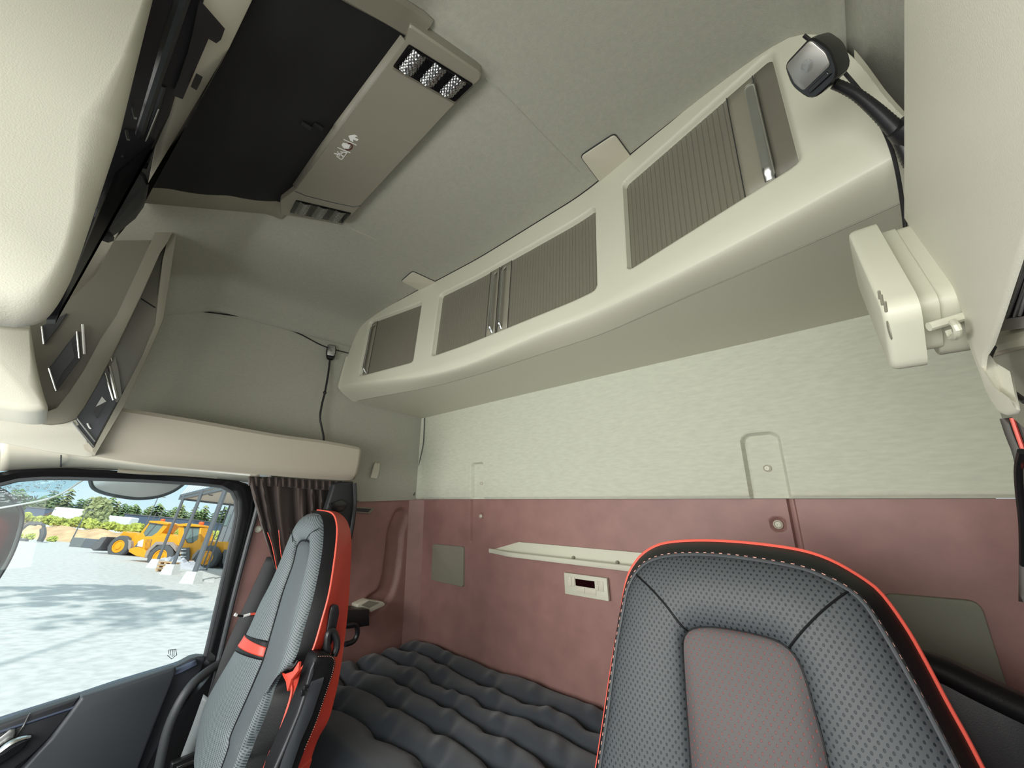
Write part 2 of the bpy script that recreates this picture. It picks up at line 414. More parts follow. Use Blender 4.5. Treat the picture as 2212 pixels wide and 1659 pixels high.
flat('hammer_mark', [[(800, 735), (845, 675), (985, 700), (1060, 745), (1010, 855), (950, 850), (900, 860), (835, 800)]], mt_white, 'white pictogram')
flat('curved_mark', stroke([(985, 700), (1070, 700), (1120, 760), (1100, 840), (1030, 890), (960, 885), (900, 850)], 14), mat('dark_red_print', (.10, .02, .02), .5), 'dark red curved stroke')
flat('exit_mark', stroke([(760, 945), (965, 965), (810, 1170), (770, 1165), (655, 1080), (680, 1030)], 9) + stroke([(580, 990), (690, 1020), (780, 1030), (850, 1085)], 13) + stroke([(690, 920), (680, 970), (760, 1010), (715, 1085)], 11) + stroke([(770, 1010), (835, 975)], 9), mt_white, 'white running figure in a doorway print')

# two access flaps in the headliner in front of the rear cabinet
for i, (pl, lab) in enumerate(((Q(1250, 100, 2.765, [(12, 662), (215, 528), (328, 682), (133, 822)]), 'larger square cream flap in the headliner above the right shutter'),
                (Q(650, 500, 2.765, [(600, 300), (668, 242), (820, 312), (715, 358)]), 'smaller cream flap in the headliner above the left shutter'))):
    c = [atf(x, y, liner(.011)) for x, y in pl]
    c = rnd(c, .012, 4); ce = sum(c, V()) / len(c)
    fl = obj('access_flap', MB().prism(c, (0, 0, .006), .002), mt_cover, label=lab, cat='flap', group='access flaps in the headliner')
    obj('shadow_gap', MB().prism([ce + (p - ce) * 1.03 + V((0, 0, .002)) for p in c], (0, 0, .004)), mt_dark, fl)
cl = [[(1048, 168), (1100, 215), (1180, 298), (1252, 372)], [(748, 490), (800, 512), (860, 545), (935, 588)]]
for k, (c, w) in enumerate(zip(cl, (.0018, .004))):
    obj('trim_5' if k == 0 else 'trim_6', MB().tube(crv([atf(x, y, liner(.006)) for x, y in c], 20), w, 8), mt_liner, kind='structure', label='soft fold in the headliner')

# ---------------------------------------------------------------- rear overhead cabinet
YT = [(-1.95, .852), (-1.25, .950), (-1.0, .955), (-.50, .930), (-.40, .905), (.35, .657)]
YTs = [(x, sum(lin(YT, x + d * .012) for d in range(-5, 6)) / 11) for x in [-1.9 + .02 * i for i in range(110)]]
def Yf(x): return lin(YTs, x)
ZB, ZT = 1.955, 2.30
def Yface(x, z): return Yf(x) - .035 * sm(2.36, 1.9, z) if False else Yf(x) - .04 * min(max((2.34 - z) / .38, 0), 1.1)
def onface(px, py, off=0): return atf(px, py, lambda p: p.y < Yface(p.x, p.z) - off)
# underside: crease and rear edge as functions of x
crp = [(795, 860.6), (900, 841.8), (1012, 814.6), (1192, 756.8), (1348, 700), (1503, 631.6), (1648, 570), (1850, 479.7), (1952, 435)]
CRZ = []
for x, y in crp:
    p = atf(x, y, lambda q: q.y < Yf(q.x) + .045); CRZ.append((p.x, p.z))
bkp = [at(x, y, 'y', 1.333) for x, y in [(918, 903), (1150, 848), (1400, 790), (1640, 736), (1890, 678)]]
BKZ = [(p.x, p.z) for p in bkp]
bdp = [onface(x, y) for x, y in [(745, 828), (975, 797), (1250, 677), (1503, 568), (1850, 370)]]
BDZ = [(p.x, p.z) for p in bdp]
OPEN = [(-1.672, -1.322), (-1.212, -.452), (-.349, .020)]
OZ0, OZ1 = 1.978, 2.262
def rr(x, z, a, b, z0, z1, r):
    qx = abs(x - (a + b) / 2) - ((b - a) / 2 - r); qz = abs(z - (z0 + z1) / 2) - ((z1 - z0) / 2 - r)
    return min(max(qx, qz), 0) + math.hypot(max(qx, 0), max(qz, 0)) - r
def inset(x, z):
    d = min(rr(x, z, a, b, OZ0, OZ1, .016) for a, b in OPEN)
    return 1 - sm(-.008, .004, d)
cb = thing('overhead_cabinet', (XC, 1.15, 1.88), 'long cream overhead cabinet with ribbed sliding shutters across the rear wall', 'cabinet')
xs = rng(-1.85, .17, 560); rows = []
def fixx(p):
    w = xwall(p.z) - .004
    return V((max(min(p.x, XC + w), XC - w), p.y, p.z))
CRZs = [(x, sum(lin(CRZ, x + d * .02) for d in range(-4, 5)) / 9) for x in rng(-1.9, .3, 120)]
cols = []
for x in xs:
    c = []
    zt = top(1) - drop(x - XC) - .0005; zt = max(zt, 2.10)
    zb = sum(lin(BDZ, x + d * .03) for d in range(-6, 7)) / 13
    for z in rng(2.352, 1.930, 130):
        z = min(max(z, zb), zt); c.append(V((x, Yface(x, z) + .022 * inset(x, z), z)))
    ycr, zcr = Yf(x) + .045, lin(CRZs, x)
    yb = Yface(x, zb)
    # rounded lower front edge, then the lower face back to the crease
    P0, P1, P2 = V((x, yb, zb)), V((x, yb - .006, zb - .022)), V((x, ycr, zcr))
    for k in range(1, 9):
        t = k / 8; c.append(P0.lerp(P1, t).lerp(P1.lerp(P2, t), t))
    c += [V((x, ycr + .001, zcr + .002)), V((x, ycr + .003, zcr + .002)), V((x, ycr + .004, zcr - .001))]
    zk = lin(BKZ, x); e = V((x, ycr + .004, zcr - .001)); k1 = V((x, 1.334, zk))
    for k in range(1, 7): c.append(e.lerp(k1, k / 6))
    cols.append([fixx(p) for p in c])
obj('body', MB().grid(cols), mt_cream, cb, ang=40)
# crease line where the two mouldings meet
obj('joint', MB().tube([fixx(V((x, Yf(x) + .0475, lin(CRZs, x)))) for x in rng(-1.79, .15, 60)], .0013, 6), mt_taupe, cb)
obj('cabinet_seal', MB().tube([fixx(V((x, Yf(x) - .001, top(1) - drop(x - XC) - .006))) for x in rng(-1.71, .07, 60)], .0022, 6), mt_black, cb)
def shutter(a, b, hx, ribs_to, lab):
    """ribbed panel in the opening; hx = centre of its handle bar"""
    pit = .0125; xq = sorted({a, b} | {a + pit * (k + q) for k in range(int((b - a) / pit) + 1) for q in (0, .40, .46, .5, .54, .60) if a + pit * (k + q) < b}); rws = []
    for z in rng(OZ0 + .001, OZ1 - .001, 8):
        r = []
        for x in xq:
            k = ((x - a) / pit) % 1; gr = .0013 * math.exp(-((k - .5) / .045) ** 2)
            r.append(V((x, Yface(x, z) + .0175 + gr, z)))
        rws.append(r)
    s = obj('shutter', MB().grid(rws), mt_shut, cb, label=lab)
    return s
def handle(s, x, w=.012, out=.016, z0=OZ0 + .012, z1=OZ1 - .018, bar=True):
    P = lambda z, o: V((x, Yface(x, z) + .0165 - o, z))
    path = crv([P(z0, 0), P(z0 + .012, out * .5), P(z0 + .03, out), P((z0 + z1) / 2, out), P(z1 - .03, out), P(z1 - .012, out * .5), P(z1, 0)], 40)
    obj('handle', MB().tube(path, 1, 12, flat=(V((w / 2, 0, 0)), V((0, .0035, 0)))), mt_chrome, s, label='satin chrome handle')
def stile(s, x0, x1, m=None):
    rws = [[V((x, Yface(x, z) + .0155, z)) for x in rng(x0, x1, 6)] for z in rng(OZ0 + .001, OZ1 - .001, 8)]
    obj('stile', MB().grid(rws), m or mt_taupe, s, solid=.002)
    if not m:
        for x in (x0, x1): obj('stile_joint', MB().tube([V((x, Yface(x, z) + .0150, z)) for z in (OZ0 + .001, OZ1 - .001)], .0009, 5), mt_dark, s)
s = shutter(-1.672, -1.322, 0, 0, 'narrow left shutter'); stile(s, -1.667, -1.632); handle(s, -1.650)
s = shutter(-1.212, -.872, 0, 0, 'left half of the middle pair'); stile(s, -.925, -.876); handle(s, -.893, .010)
s = shutter(-.868, -.452, 0, 0, 'right half of the middle pair'); stile(s, -.866, -.815); handle(s, -.846, .010)
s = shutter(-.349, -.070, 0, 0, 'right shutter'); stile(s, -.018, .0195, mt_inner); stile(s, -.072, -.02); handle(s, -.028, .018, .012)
p = at(1592, 742, 'y', 1.30); obj('latch', MB().box(p + V((0, -.02, .010)), (.045, .03, .006)), mt_cream, cb, bevel=.002)
# ---------------------------------------------------------------- things on the rear wall
def plate(name, px, y, th, r, m, **k):
    c = rnd([at(a, b, 'y', y) for a, b in px], r, 4)
    return obj(name, MB().prism(c, (0, th, 0), .0025), m, **k)
plate('vent_cover', Q(850, 1000, 2.517, [(212, 440), (379, 456), (376, 676), (203, 637)]), 1.338, .014, .012, mt_taupe, label='square beige cover plate low on the wine red rear wall', cat='cover plate')
plate('wall_cover', [(1905, 1282), (2118, 1300), (2200, 1560), (1960, 1560)], 1.335, .016, .02, mt_olive, label='grey green cover panel on the red rear wall right of the near seat', cat='cover panel')
# long tray
tr = thing('wall_tray', at(1230, 1210, 'y', 1.33), 'long narrow beige tray let into the red rear wall', 'tray')
a, b, c, d = [at(x, y, 'y', 1.336) for x, y in [(1060, 1185), (1120, 1171), (1440, 1193), (1440, 1224)]]
lipa = V((a.x, 1.30, a.z)); 
zt0, zb0 = b.z, a.z - .006
x1 = -.40
back = [V((a.x, 1.337, zb0)), V((b.x, 1.337, zt0)), V((x1, 1.337, zt0)), V((x1, 1.337, zb0))]
obj('back', MB().prism(back, (0, .01, 0)), mt_cream, tr)
rows = []
for i in range(40):
    t = i / 39; x = a.x + (x1 - a.x) * t; o = .012 + .034 * sm(0, .18, t)
    rows.append([V((x, 1.338, zb0 - .012)), V((x, 1.338 - o, zb0 - .010)), V((x, 1.336 - o, zb0 - .004)), V((x, 1.336 - o, zb0 + .006)), V((x, 1.340 - o, zb0 + .008)), V((x, 1.342 - o, zb0)), V((x, 1.338, zb0))])
obj('lip', MB().rings(rows), mt_cream, tr)
for px in (1238, 1332):
    p = at(px, 1200, 'y', 1.332); obj('hook_peg', MB().disc((p.x, 1.336, zb0 + .006), (0, -1, 0), .006, .008, 12), mt_taupe, tr)
# heater control
kc = thing('heater_control', at(1265, 1266, 'y', 1.335), 'beige control unit with dark display and buttons on the red rear wall', 'control panel')
K = lambda pts: [at(x, y, 'y', 1.334) for x, y in Q(1190, 1210, 14.747, pts)]
obj('faceplate', MB().prism(rnd(K([(415, 395), (1775, 580), (1840, 1310), (450, 1070)]), .002, 3), (0, .012, 0), .001), mt_cream, kc)
obj('display', MB().prism([p + V((0, -.0008, 0)) for p in K([(775, 590), (1390, 675), (1405, 905), (795, 810)])], (0, .002, 0)), mt_disp, kc, label='dark red black display')
for pl in ([(505, 510), (640, 525), (655, 840), (540, 830)], [(655, 530), (745, 545), (770, 800), (730, 845), (668, 840)], [(1420, 640), (1500, 650), (1510, 790), (1425, 785)], [(1425, 815), (1512, 822), (1520, 975), (1440, 960)], [(1525, 660), (1660, 680), (1690, 1015), (1540, 985)], [(800, 830), (1075, 870), (1090, 1060), (820, 1010)], [(1095, 880), (1420, 930), (1450, 970), (1445, 1130), (1105, 1065)]):
    obj('button', MB().prism([p + V((0, -.0022, 0)) for p in K(pl)], (0, .004, 0), .0008), mt_cover, kc)
for c in ((580, 662), (1595, 825)):
    p = K([c])[0]; obj('button_mark', MB().disc(p + V((0, -.002, 0)), (0, -1, 0), .0012, .0006, 8), mt_white, kc)
# press studs
def stud(p, n, r, lab):
    t = thing('press_stud', p, lab, 'stud', 'press studs on the cab walls')
    n = V(n); obj('ring', MB().disc(p, n, r, .004, 20, [(1.25, 0), (1.25, .5), (1.0, 1), (.9, .6), (.9, 0)]), mt_cover, t)
    obj('cap', MB().disc(p, n, r * .86, .0035, 18, [(1, 0), (1, .6), (.8, 1), (.3, 1), (.25, .5)]), mt_cream, t)
stud(at(1657, 1011.6, 'y', 1.346), (0, -1, 0), .0085, 'pale stud in the right slot of the beige rear panel')
stud(at(1040, 1044.5, 'y', 1.346), (0, -1, 0), .006, 'pale stud in the left slot of the beige rear panel')
stud(at(1681, 1133, 'y', 1.357), (0, -1, 0), .0095, 'pale stud in a dimple of the red rear wall above the near seat')
stud(at(1039, 1115, 'y', 1.355), (0, -1, 0), .007, 'small pale stud on the red rear wall left of the tray')

# ---------------------------------------------------------------- left wall fittings
p = at(813, 1016, 'x', -1.835)
hk = thing('coat_hook', p, 'small beige coat hook on the left side wall', 'hook')
hp = Q(650, 500, 2.765, [(440, 1385), (475, 1382), (468, 1440), (455, 1478), (418, 1472), (428, 1430)])
obj('hook', MB().prism(rnd([at(x, y, 'x', -1.822) for x, y in hp], .006, 3), (-.006, 0, 0), .003), mt_cover, hk)
obj('pivot', MB().tube([at(812, 1001, 'x', -1.84), at(812, 1001, 'x', -1.822)], .006, 10), mt_cover, hk)
lp = thing('latch_plate', at(786, 1102, 'x', -1.85), 'flat grey latch plate high on the dark red side wall', 'latch plate')
c = Q(700, 1000, 3.608, [(222, 338), (400, 350), (362, 397), (222, 384)])
obj('frame', MB().prism([at(x, y, 'x', -1.842) for x, y in c], (-.012, 0, 0), .002), mt_taupe, lp)
c = Q(700, 1000, 3.608, [(232, 350), (370, 358), (345, 385), (232, 376)])
obj('slot', MB().prism([at(x, y, 'x', -1.8405) for x, y in c], (-.002, 0, 0)), mt_dark, lp)
hd = thing('pull_handle', at(800, 1310, 'x', -1.8), 'beige moulded pull handle on the dark red side wall behind the far seat', 'handle')
c = Q(700, 1000, 3.608, [(258, 1105), (345, 1065), (465, 1082), (480, 1100), (475, 1112), (362, 1170), (352, 1146), (262, 1146)])
cc = [at(x, y, 'x', -1.80) for x, y in c]
obj('body', MB().prism(rnd(cc, .006, 3), (-.05, 0, 0), .006), mt_cover, hd)
c = Q(700, 1000, 3.608, [(350, 1072), (435, 1090), (352, 1130), (290, 1110)])
obj('recess', MB().prism([at(x, y, 'x', -1.799) for x, y in c], (-.01, 0, 0)), mt_taupe, hd)
bx = thing('switch_box', at(775, 1337, 'x', -1.75), 'black box with a drooping hose low on the side wall behind the far seat', 'box')
obj('housing', MB().prism([at(x, y, 'x', -1.74) for x, y in [(745, 1318), (798, 1317), (799, 1352), (745, 1360)]], (-.10, 0, 0), .006), mt_black, bx)
obj('hose', MB().tube(crv([at(x, y, 'x', -1.72) for x, y in [(746, 1352), (768, 1350), (772, 1368), (764, 1385), (745, 1392)]], 20), .010, 10), mt_black, bx)

# reading lamp on the left, standing behind the side shelf
l1 = thing('reading_lamp', at(699, 948, 'x', -1.79), 'small black gooseneck reading lamp rising from the left side shelf', 'reading lamp', 'gooseneck reading lamps')
A = lambda x, y, v=-1.79: at(x, y, 'x', v)
g0 = Q(650, 720, 6.385, [(318, 1500), (310, 1400), (283, 1280), (265, 1180), (272, 1080), (300, 940), (330, 820), (360, 660), (385, 500), (398, 380)])
obj('gooseneck', MB().tube(crv([A(*q) for q in g0], 50), .0045, 10), mt_black, l1)
p = A(*Q(650, 720, 6.385, [(330, 818)])[0]); obj('collar', MB().ball(p, .008, 10, 6), mt_black, l1)
def lamphead(par, ctr, R, w, h, dth, fm=None):
    """R columns: width axis, length axis (towards the tip), face normal"""
    def ringp(q, zz): return [ctr + R @ V((a * w / 2 * q, b * h / 2 * q, zz)) for a, b in ol8]
    ol8 = [(p.x, p.y) for p in rnd([V((-.75, 1, 0)), V((.75, 1, 0)), V((1, .1, 0)), V((.72, -1, 0)), V((-.72, -1, 0)), V((-1, .1, 0))], [.3, .3, .3, .5, .5, .3], 4)]
    hdb = obj('head', MB().rings([ringp(.6, -dth), ringp(.92, -dth * .8), ringp(1, -dth * .3), ringp(1, -.002), ringp(.93, 0)]), mt_gloss, par)
    fo = [(p.x, p.y) for p in rnd([V((-.66, .92, 0)), V((.66, .92, 0)), V((.82, .1, 0)), V((.70, -.42, 0)), V((-.70, -.42, 0)), V((-.82, .1, 0))], .15, 3)]
    obj('faceplate', MB().prism([ctr + R @ V((a * w / 2, b * h / 2, .0016)) for a, b in fo], R @ V((0, 0, -.003)), .001), fm or mt_chrome, hdb, label='silver faceplate')
    obj('lens', MB().disc(ctr + R @ V((0, h * .12, .0010)), R @ V((0, 0, 1)), w * .15, .0022, 14, [(1, 0), (.9, .8), (.4, 1)]), mt_lens, hdb)
    obj('switch', MB().box(ctr + R @ V((0, -h * .30, .0015)), (w * .52, h * .10, .005), R), mt_gloss, hdb, bevel=.001)
def basis(xa, ya):
    xa = xa.normalized(); n = xa.cross(ya).normalized(); ya = n.cross(xa); return M((xa, ya, n)).transposed()
a, b = A(718, 744), A(713, 781); l, r = A(703, 762), A(728, 762)
lamphead(l1, A(715, 761, -1.775), basis(V((.42, 1, 0)), V((.08, .02, 1))), .044, .074, .03)
# right lamp, close to the camera side of the cabinet
l2 = thing('reading_lamp', atd(1955, 300, .5), 'large looking black gooseneck reading lamp in front of the right end of the rear cabinet', 'reading lamp', 'gooseneck reading lamps')
B = lambda x, y, t=.60: atd(x, y, t * .87)
g0 = Q(1650, 0, 2.9626, [(450, 535), (520, 565), (600, 610), (700, 690), (790, 775), (860, 850), (905, 930), (960, 1040)])
gp = crv([B(x, y, .60 - .01 * i / 7) for i, (x, y) in enumerate(g0)], 60)
obj('gooseneck', MB().tube(gp, [.0062 + .00035 * math.sin(i * 3) + .0045 * sm(0, 59, i) for i in range(60)], 12), mt_black, l2)
obj('base', MB().tube([B(1940, 272, .585), B(1990, 300, .585)], [.014, .024], 14), mt_black, l2)
e1 = B(1718, 120, .59) - B(1800, 160, .59); e2 = B(1712, 165, .59) - B(1745, 105, .60)
# tip points left and the silver face looks towards the left front
tip = (B(1712, 138, .585) - B(1800, 172, .60)); wid = B(1760, 100, .60) - B(1752, 200, .59)
nrm = (CAM + V((-.42, .0, -.02)) - B(1755, 150)).normalized(); tip = (tip - nrm * tip.dot(nrm)).normalized(); wx = tip.cross(nrm).normalized()
lamphead(l2, B(1752, 152, .585), M((wx, tip, nrm)).transposed(), .052, .062, .044, mat('grey_metal_face', (.33, .32, .30), .3, .7))
cbk = crv([atd(x, y, t * .80) for x, y, t in [(1736, 76, .70), (1775, 108, .70), (1810, 142, .70), (1840, 175, .70), (1872, 215, .69), (1900, 262, .69), (1925, 320, .68), (1940, 380, .68), (1952, 460, .67), (1956, 500, .67)]], 60)
obj('cord', MB().tube(cbk, .0024, 8), mt_black, l2)

# ---------------------------------------------------------------- left side shelf (curved lip above the door)
sh = thing('side_shelf', (-1.7, .5, 1.55), 'long pale beige side shelf with a tall curved lip above the passenger door', 'shelf')
XS = -1.60
tp = [at(x, y, 'x', XS) for x, y in [(175, 868), (265, 880), (420, 905), (600, 937), (700, 951), (765, 963), (781, 967)]]
bt = [at(x, y, 'x', XS - .03) for x, y in [(120, 968), (200, 984), (350, 1006), (500, 1019), (650, 1032), (745, 1037), (769, 1035)]]
T_ = crv(tp, 70); B_ = crv(bt, 70); rows = []
for i, (a, b) in enumerate(zip(T_, B_)):
    e = sm(69, 60, i) if i > 60 else 1
    r = [a + V((-.014, 0, -.004))]
    for k in range(13):
        t = k / 12; p = a.lerp(b, t); p += V((.007 * math.sin(PI * t) - .03 * (1 - sm(0, .05, t)) * .3 - .05 * sm(.86, 1, t) * .3, 0, 0)); r.append(p)
    r += [b + V((-.02, 0, .002)), b + V((-.02, 0, .012))]
    rows.append(r)
obj('lip', MB().grid(rows), mt_lip, sh, solid=.008)
fl = [p + V((-.008, 0, 0)) for p in B_]
obj('tray_floor', MB().grid([[b + V((-.012, 0, .010)), V((-1.845, b.y, b.z + .012))] for b in B_]), mt_taupe, sh, solid=.006)
p0, p1 = T_[-1], B_[-1]
obj('end_wall', MB().prism([p0 + V((-.01, 0, -.002)), V((-1.84, p0.y, p0.z)), V((-1.84, p1.y, p1.z + .01)), p1 + V((-.01, 0, .008))], (0, -.010, 0)), mt_lip, sh)
# valance between shelf and window, with its light strip
vl = thing('door_header', (-1.8, .3, 1.5), kind='structure', label='beige header trim above the door window')
E0 = [at(x, y, 'x', XS - .05) for x, y in [(0, 958), (130, 978), (200, 988), (350, 1008), (500, 1021), (560, 1026)]]
E1 = [at(x, y, 'x', -1.82) for x, y in [(0, 1018), (130, 1012), (230, 1014), (350, 1024), (480, 1036), (560, 1044)]]
obj('trim_7', MB().grid([[a, a.lerp(b, .4) + V((0, 0, .004)), b] for a, b in zip(crv(E0, 40), crv(E1, 40))]), mt_cover, vl, solid=.006)
obj('light_strip', MB().tube(crv([at(x, y, 'x', XS - .06) for x, y in [(185, 984), (300, 1000), (415, 1013), (540, 1026)]], 24), .0038, 8), mt_white, vl)
obj('panel_gap', MB().tube([at(132, 984, 'x', XS - .045), at(131, 1008, 'x', -1.80)], .0018, 6), mt_dark, vl)
obj('grip_recess', MB().tube(crv([at(x, y, 'x', -1.80) for x, y in [(255, 1016), (300, 1020), (395, 1024), (470, 1030)]], 20), .007, 8), mt_taupe, vl)

# ---------------------------------------------------------------- front left storage unit
N0, P0_ = V((1, 0, -.22)), V((-1.60, 0, 1.568))
def fu(x, y, o=0): return atp(x, y, P0_ + V((o, 0, 0)), N0)
fs = thing('front_storage_unit', (-1.6, 0, 1.56), 'beige front corner storage unit with open framed compartments above the windscreen corner', 'storage unit')
def slab(name, px, o, th, m, par=None, r=0, bev=.004, lab=None):
    c = [fu(x, y, o) for x, y in px]
    if r: c = rnd(c, r, 4)
    return obj(name, MB().prism(c, (-th, 0, 0), bev), m, par or fs, label=lab)
rail = [(342, 487), (352, 479), (368, 478), (380, 487), (364, 520), (347, 545), (304, 642), (252, 750), (213, 826), (182, 880), (163, 906), (140, 914), (112, 917), (60, 911), (-60, 892), (-900, 822), (-900, 800), (-60, 868), (0, 883), (60, 893), (95, 894), (122, 884), (150, 850), (184, 800), (222, 730), (254, 680), (300, 580)]
slab('rail', rail, .012, .045, mt_taupe, bev=.003)
slab('pillar', [(366, 500), (381, 486), (382, 500), (367, 600), (354, 690), (310, 790), (264, 884), (206, 982), (199, 975), (255, 870), (305, 775), (338, 700), (343, 640), (352, 560)], .004, .22, mt_taupe, bev=.003)
# bright lower moulding
lo = [(-900, 822), (-60, 892), (0, 902), (60, 912), (112, 918), (140, 915), (165, 906), (186, 940), (205, 983), (190, 984), (120, 974), (0, 953), (-60, 943), (-900, 900)]
c = [fu(x, y, .006) for x, y in lo]; c = [p + V((-.05, 0, 0)) * sm(905, 980, q[1]) for p, q in zip(c, lo)]
obj('lower_moulding', MB().prism(c, (-.012, 0, .0), .003), mt_cream2, fs)
slab('inner_panel', [(40, 700), (150, 560), (235, 440), (345, 470), (300, 585), (254, 690), (222, 735), (184, 805), (150, 855), (122, 888), (100, 894), (60, 893), (-60, 870), (-900, 800), (-900, 640)], -.03, .05, mt_inner, bev=0)  # cream plastic in shade, the shade put into a darker colour
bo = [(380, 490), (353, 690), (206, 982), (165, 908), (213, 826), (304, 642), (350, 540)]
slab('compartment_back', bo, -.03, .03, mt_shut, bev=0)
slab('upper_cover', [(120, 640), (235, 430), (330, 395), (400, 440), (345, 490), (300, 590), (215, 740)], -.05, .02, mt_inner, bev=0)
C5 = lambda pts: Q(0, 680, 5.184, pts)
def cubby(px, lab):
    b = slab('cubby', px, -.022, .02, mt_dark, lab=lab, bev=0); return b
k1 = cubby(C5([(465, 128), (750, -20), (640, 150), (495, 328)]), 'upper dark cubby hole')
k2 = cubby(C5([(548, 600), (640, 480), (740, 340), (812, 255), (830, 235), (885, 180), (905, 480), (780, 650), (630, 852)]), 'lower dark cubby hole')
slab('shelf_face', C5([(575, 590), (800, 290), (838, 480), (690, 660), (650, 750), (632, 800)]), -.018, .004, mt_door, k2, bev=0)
def bar(par, a, b, r, m, o=-.015, name='chrome_strip'):
    a, b = C5([a, b]); obj(name, MB().tube([fu(*a, o), fu(*b, o)], r, 6), m, par)
bar(k1, (468, 128), (492, 326), .0018, mt_chrome); bar(k2, (548, 598), (630, 852), .0018, mt_chrome); bar(k2, (862, 185), (890, 485), .002, mt_chrome); bar(k2, (925, 105), (946, 440), .003, mt_white, name='light_strip')
dr = slab('drawer', C5([(845, 1140), (1120, 700), (1175, 650), (1290, 960), (1300, 985), (1060, 1425)]), -.002, .03, mt_door, lab='dark grey drawer front', bev=0)
slab('finger_slot', C5([(1075, 1030), (1142, 915), (1195, 970), (1088, 1158), (1045, 1085)]), .001, .004, mt_black, dr, bev=0)
slab('slot_edge', C5([(1072, 1030), (1142, 915), (1190, 970)]), .0025, .002, mt_white, dr, bev=0)
slab('lower_drawer', C5([(808, 1200), (845, 1142), (1062, 1422), (1045, 1482)]), -.002, .03, mt_dark, bev=0)
bar(dr, (848, 1142), (1062, 1420), .0018, mt_chrome, +.004); bar(fs, (810, 1198), (1045, 1478), .0022, mt_chrome, +.004)
bar(dr, (1175, 650), (1270, 955), .0022, mt_chrome, +.004); bar(dr, (1220, 570), (1308, 935), .0042, mt_steel, +.004, 'grip_bar'); bar(fs, (1235, 465), (1250, 520), .002, mt_chrome, +.004)
slab('divider', C5([(1225, 600), (1290, 470), (1330, 640), (1365, 900), (1310, 985), (1290, 960)]), -.001, .004, mt_shut, bev=0)
obj('hook_mark', MB().tube([fu(*q, .002) for q in C5([(978, 1215), (990, 1240), (1005, 1268), (1020, 1275)])], .002, 6), mt_white, dr)
obj('seam', MB().tube([fu(*q, -.028) for q in [(305, 645), (335, 665)]], .002, 6), mt_black, fs)

# near cream compartment, black roller blind cassette and the bar beside it
XB = -.60
blk = [(345, -80), (330, 0), (298, 130), (257, 300), (214, 430), (176, 545), (152, 610), (128, 655), (102, 690), (72, 704), (30, 707)]
ob = thing('front_overhead_locker', at(150, 620, 'x', XB), 'large pale cream overhead locker close by at the top left', 'locker')
cc = [at(x, y, 'x', XB - .035) for x, y in blk]; cc += [V((XB - .035, -.58, cc[-1].z - .06)), V((XB - .035, -.58, 2.0)), V((XB - .035, cc[0].y - .1, cc[0].z))]
cr2 = rnd(cc, [.0] + [.01] * 9 + [0] * (len(cc) - 10), 3); cn = at(60, 260, 'x', XB - .035); rs = []
for k in range(7):
    a = PI / 2 * k / 6; rs.append([p + (cn - p).normalized() * .034 * (1 - math.sin(a)) + V((.035 * math.cos(a), 0, 0)) for p in cr2])
rs.append([p + (cn - p).normalized() * .012 + (cn - CAM).normalized() * .06 for p in cr2]); rs.append([p + (cn - p).normalized() * .06 + (cn - CAM).normalized() * .22 for p in cr2])
obj('body', MB().rings(rs), mt_cream2, ob, ang=60)
lw = [(-900, 600), (-80, 690), (66, 700), (74, 760), (84, 810), (96, 856), (106, 880), (98, 889), (60, 890), (0, 880), (-80, 868), (-900, 790)]
obj('lower_front', MB().prism(rnd([at(x, y, 'x', -1.28) for x, y in lw], [0, 0, 0] + [.02] * 6 + [0, 0, 0], 3), (-.22, 0, 0), .018), mt_cream2, ob, ang=60)

CS = .055
def nr(x, y, off, X=-1.22):
    a = at(x, y, 'x', X + off * 2); b = atf(x, y, liner(off)); return a if (a - CAM).length < (b - CAM).length else b
bc = thing('roller_blind_cassette', nr(300, 250, CS + .012), 'black roller sunblind cassette between the near locker and the roof hatch', 'sunblind')
cs = [(345, -60), (455, -60), (428, 60), (405, 120), (372, 230), (340, 300), (322, 350), (265, 335), (252, 350), (120, 690), (100, 690), (150, 590), (210, 430), (262, 270), (300, 110)]
o1 = obj('housing', MB().prism([nr(x, y, CS) for x, y in cs], (-.03, 0, 0), .008), mt_black, bc)
for a, b, w in (((398, -20), (278, 345), .010), ((350, 180), (300, 352), .007)):
    obj('rib', MB().tube([nr(*a, CS), nr(*b, CS)], w, 10), mt_black, bc)
obj('bright_edge', MB().tube([nr(343, 235, CS + .012), nr(315, 305, CS + .012)], .0012, 6), mt_steel, bc)
ec = [(258, 345), (290, 348), (318, 372), (324, 392), (318, 425), (300, 450), (265, 478), (236, 498), (208, 496), (200, 470), (212, 430), (238, 380)]
obj('end_cap', MB().prism([nr(x, y, CS + .012) for x, y in ec], (-.05, 0, 0), .016), mt_dark, bc, label='rounded dark end cap')
obj('tongue', MB().prism([nr(x, y, CS + .012) for x, y in [(200, 494), (240, 500), (248, 512), (236, 516), (214, 508)]], (-.02, 0, 0), .004), mt_dark, bc)
br = [(432, 0), (486, 62), (482, 74), (472, 82), (455, 72), (398, 205), (376, 197), (402, 130), (420, 60)]
obj('bracket', MB().prism([nr(x, y, CS + .012) for x, y in br], (-.012, 0, 0)), mt_black, bc, label='black bracket with hook')
obj('bracket_foot', MB().prism([nr(x, y, CS + .016) for x, y in [(424, 158), (438, 166), (429, 184), (416, 176)]], (-.014, 0, 0)), mt_black, bc)
for x, y, w, h in ((238, 395, 9, 24), (208, 440, 11, 20), (275, 292, 8, 30), (262, 330, 8, 16), (290, 245, 7, 26)):
    p = nr(x, y, CS + .02); obj('clip', MB().box(p, (.006, .004, .018), M.Rotation(.35, 3, 'X')), mt_steel, bc, label='small grey clip')
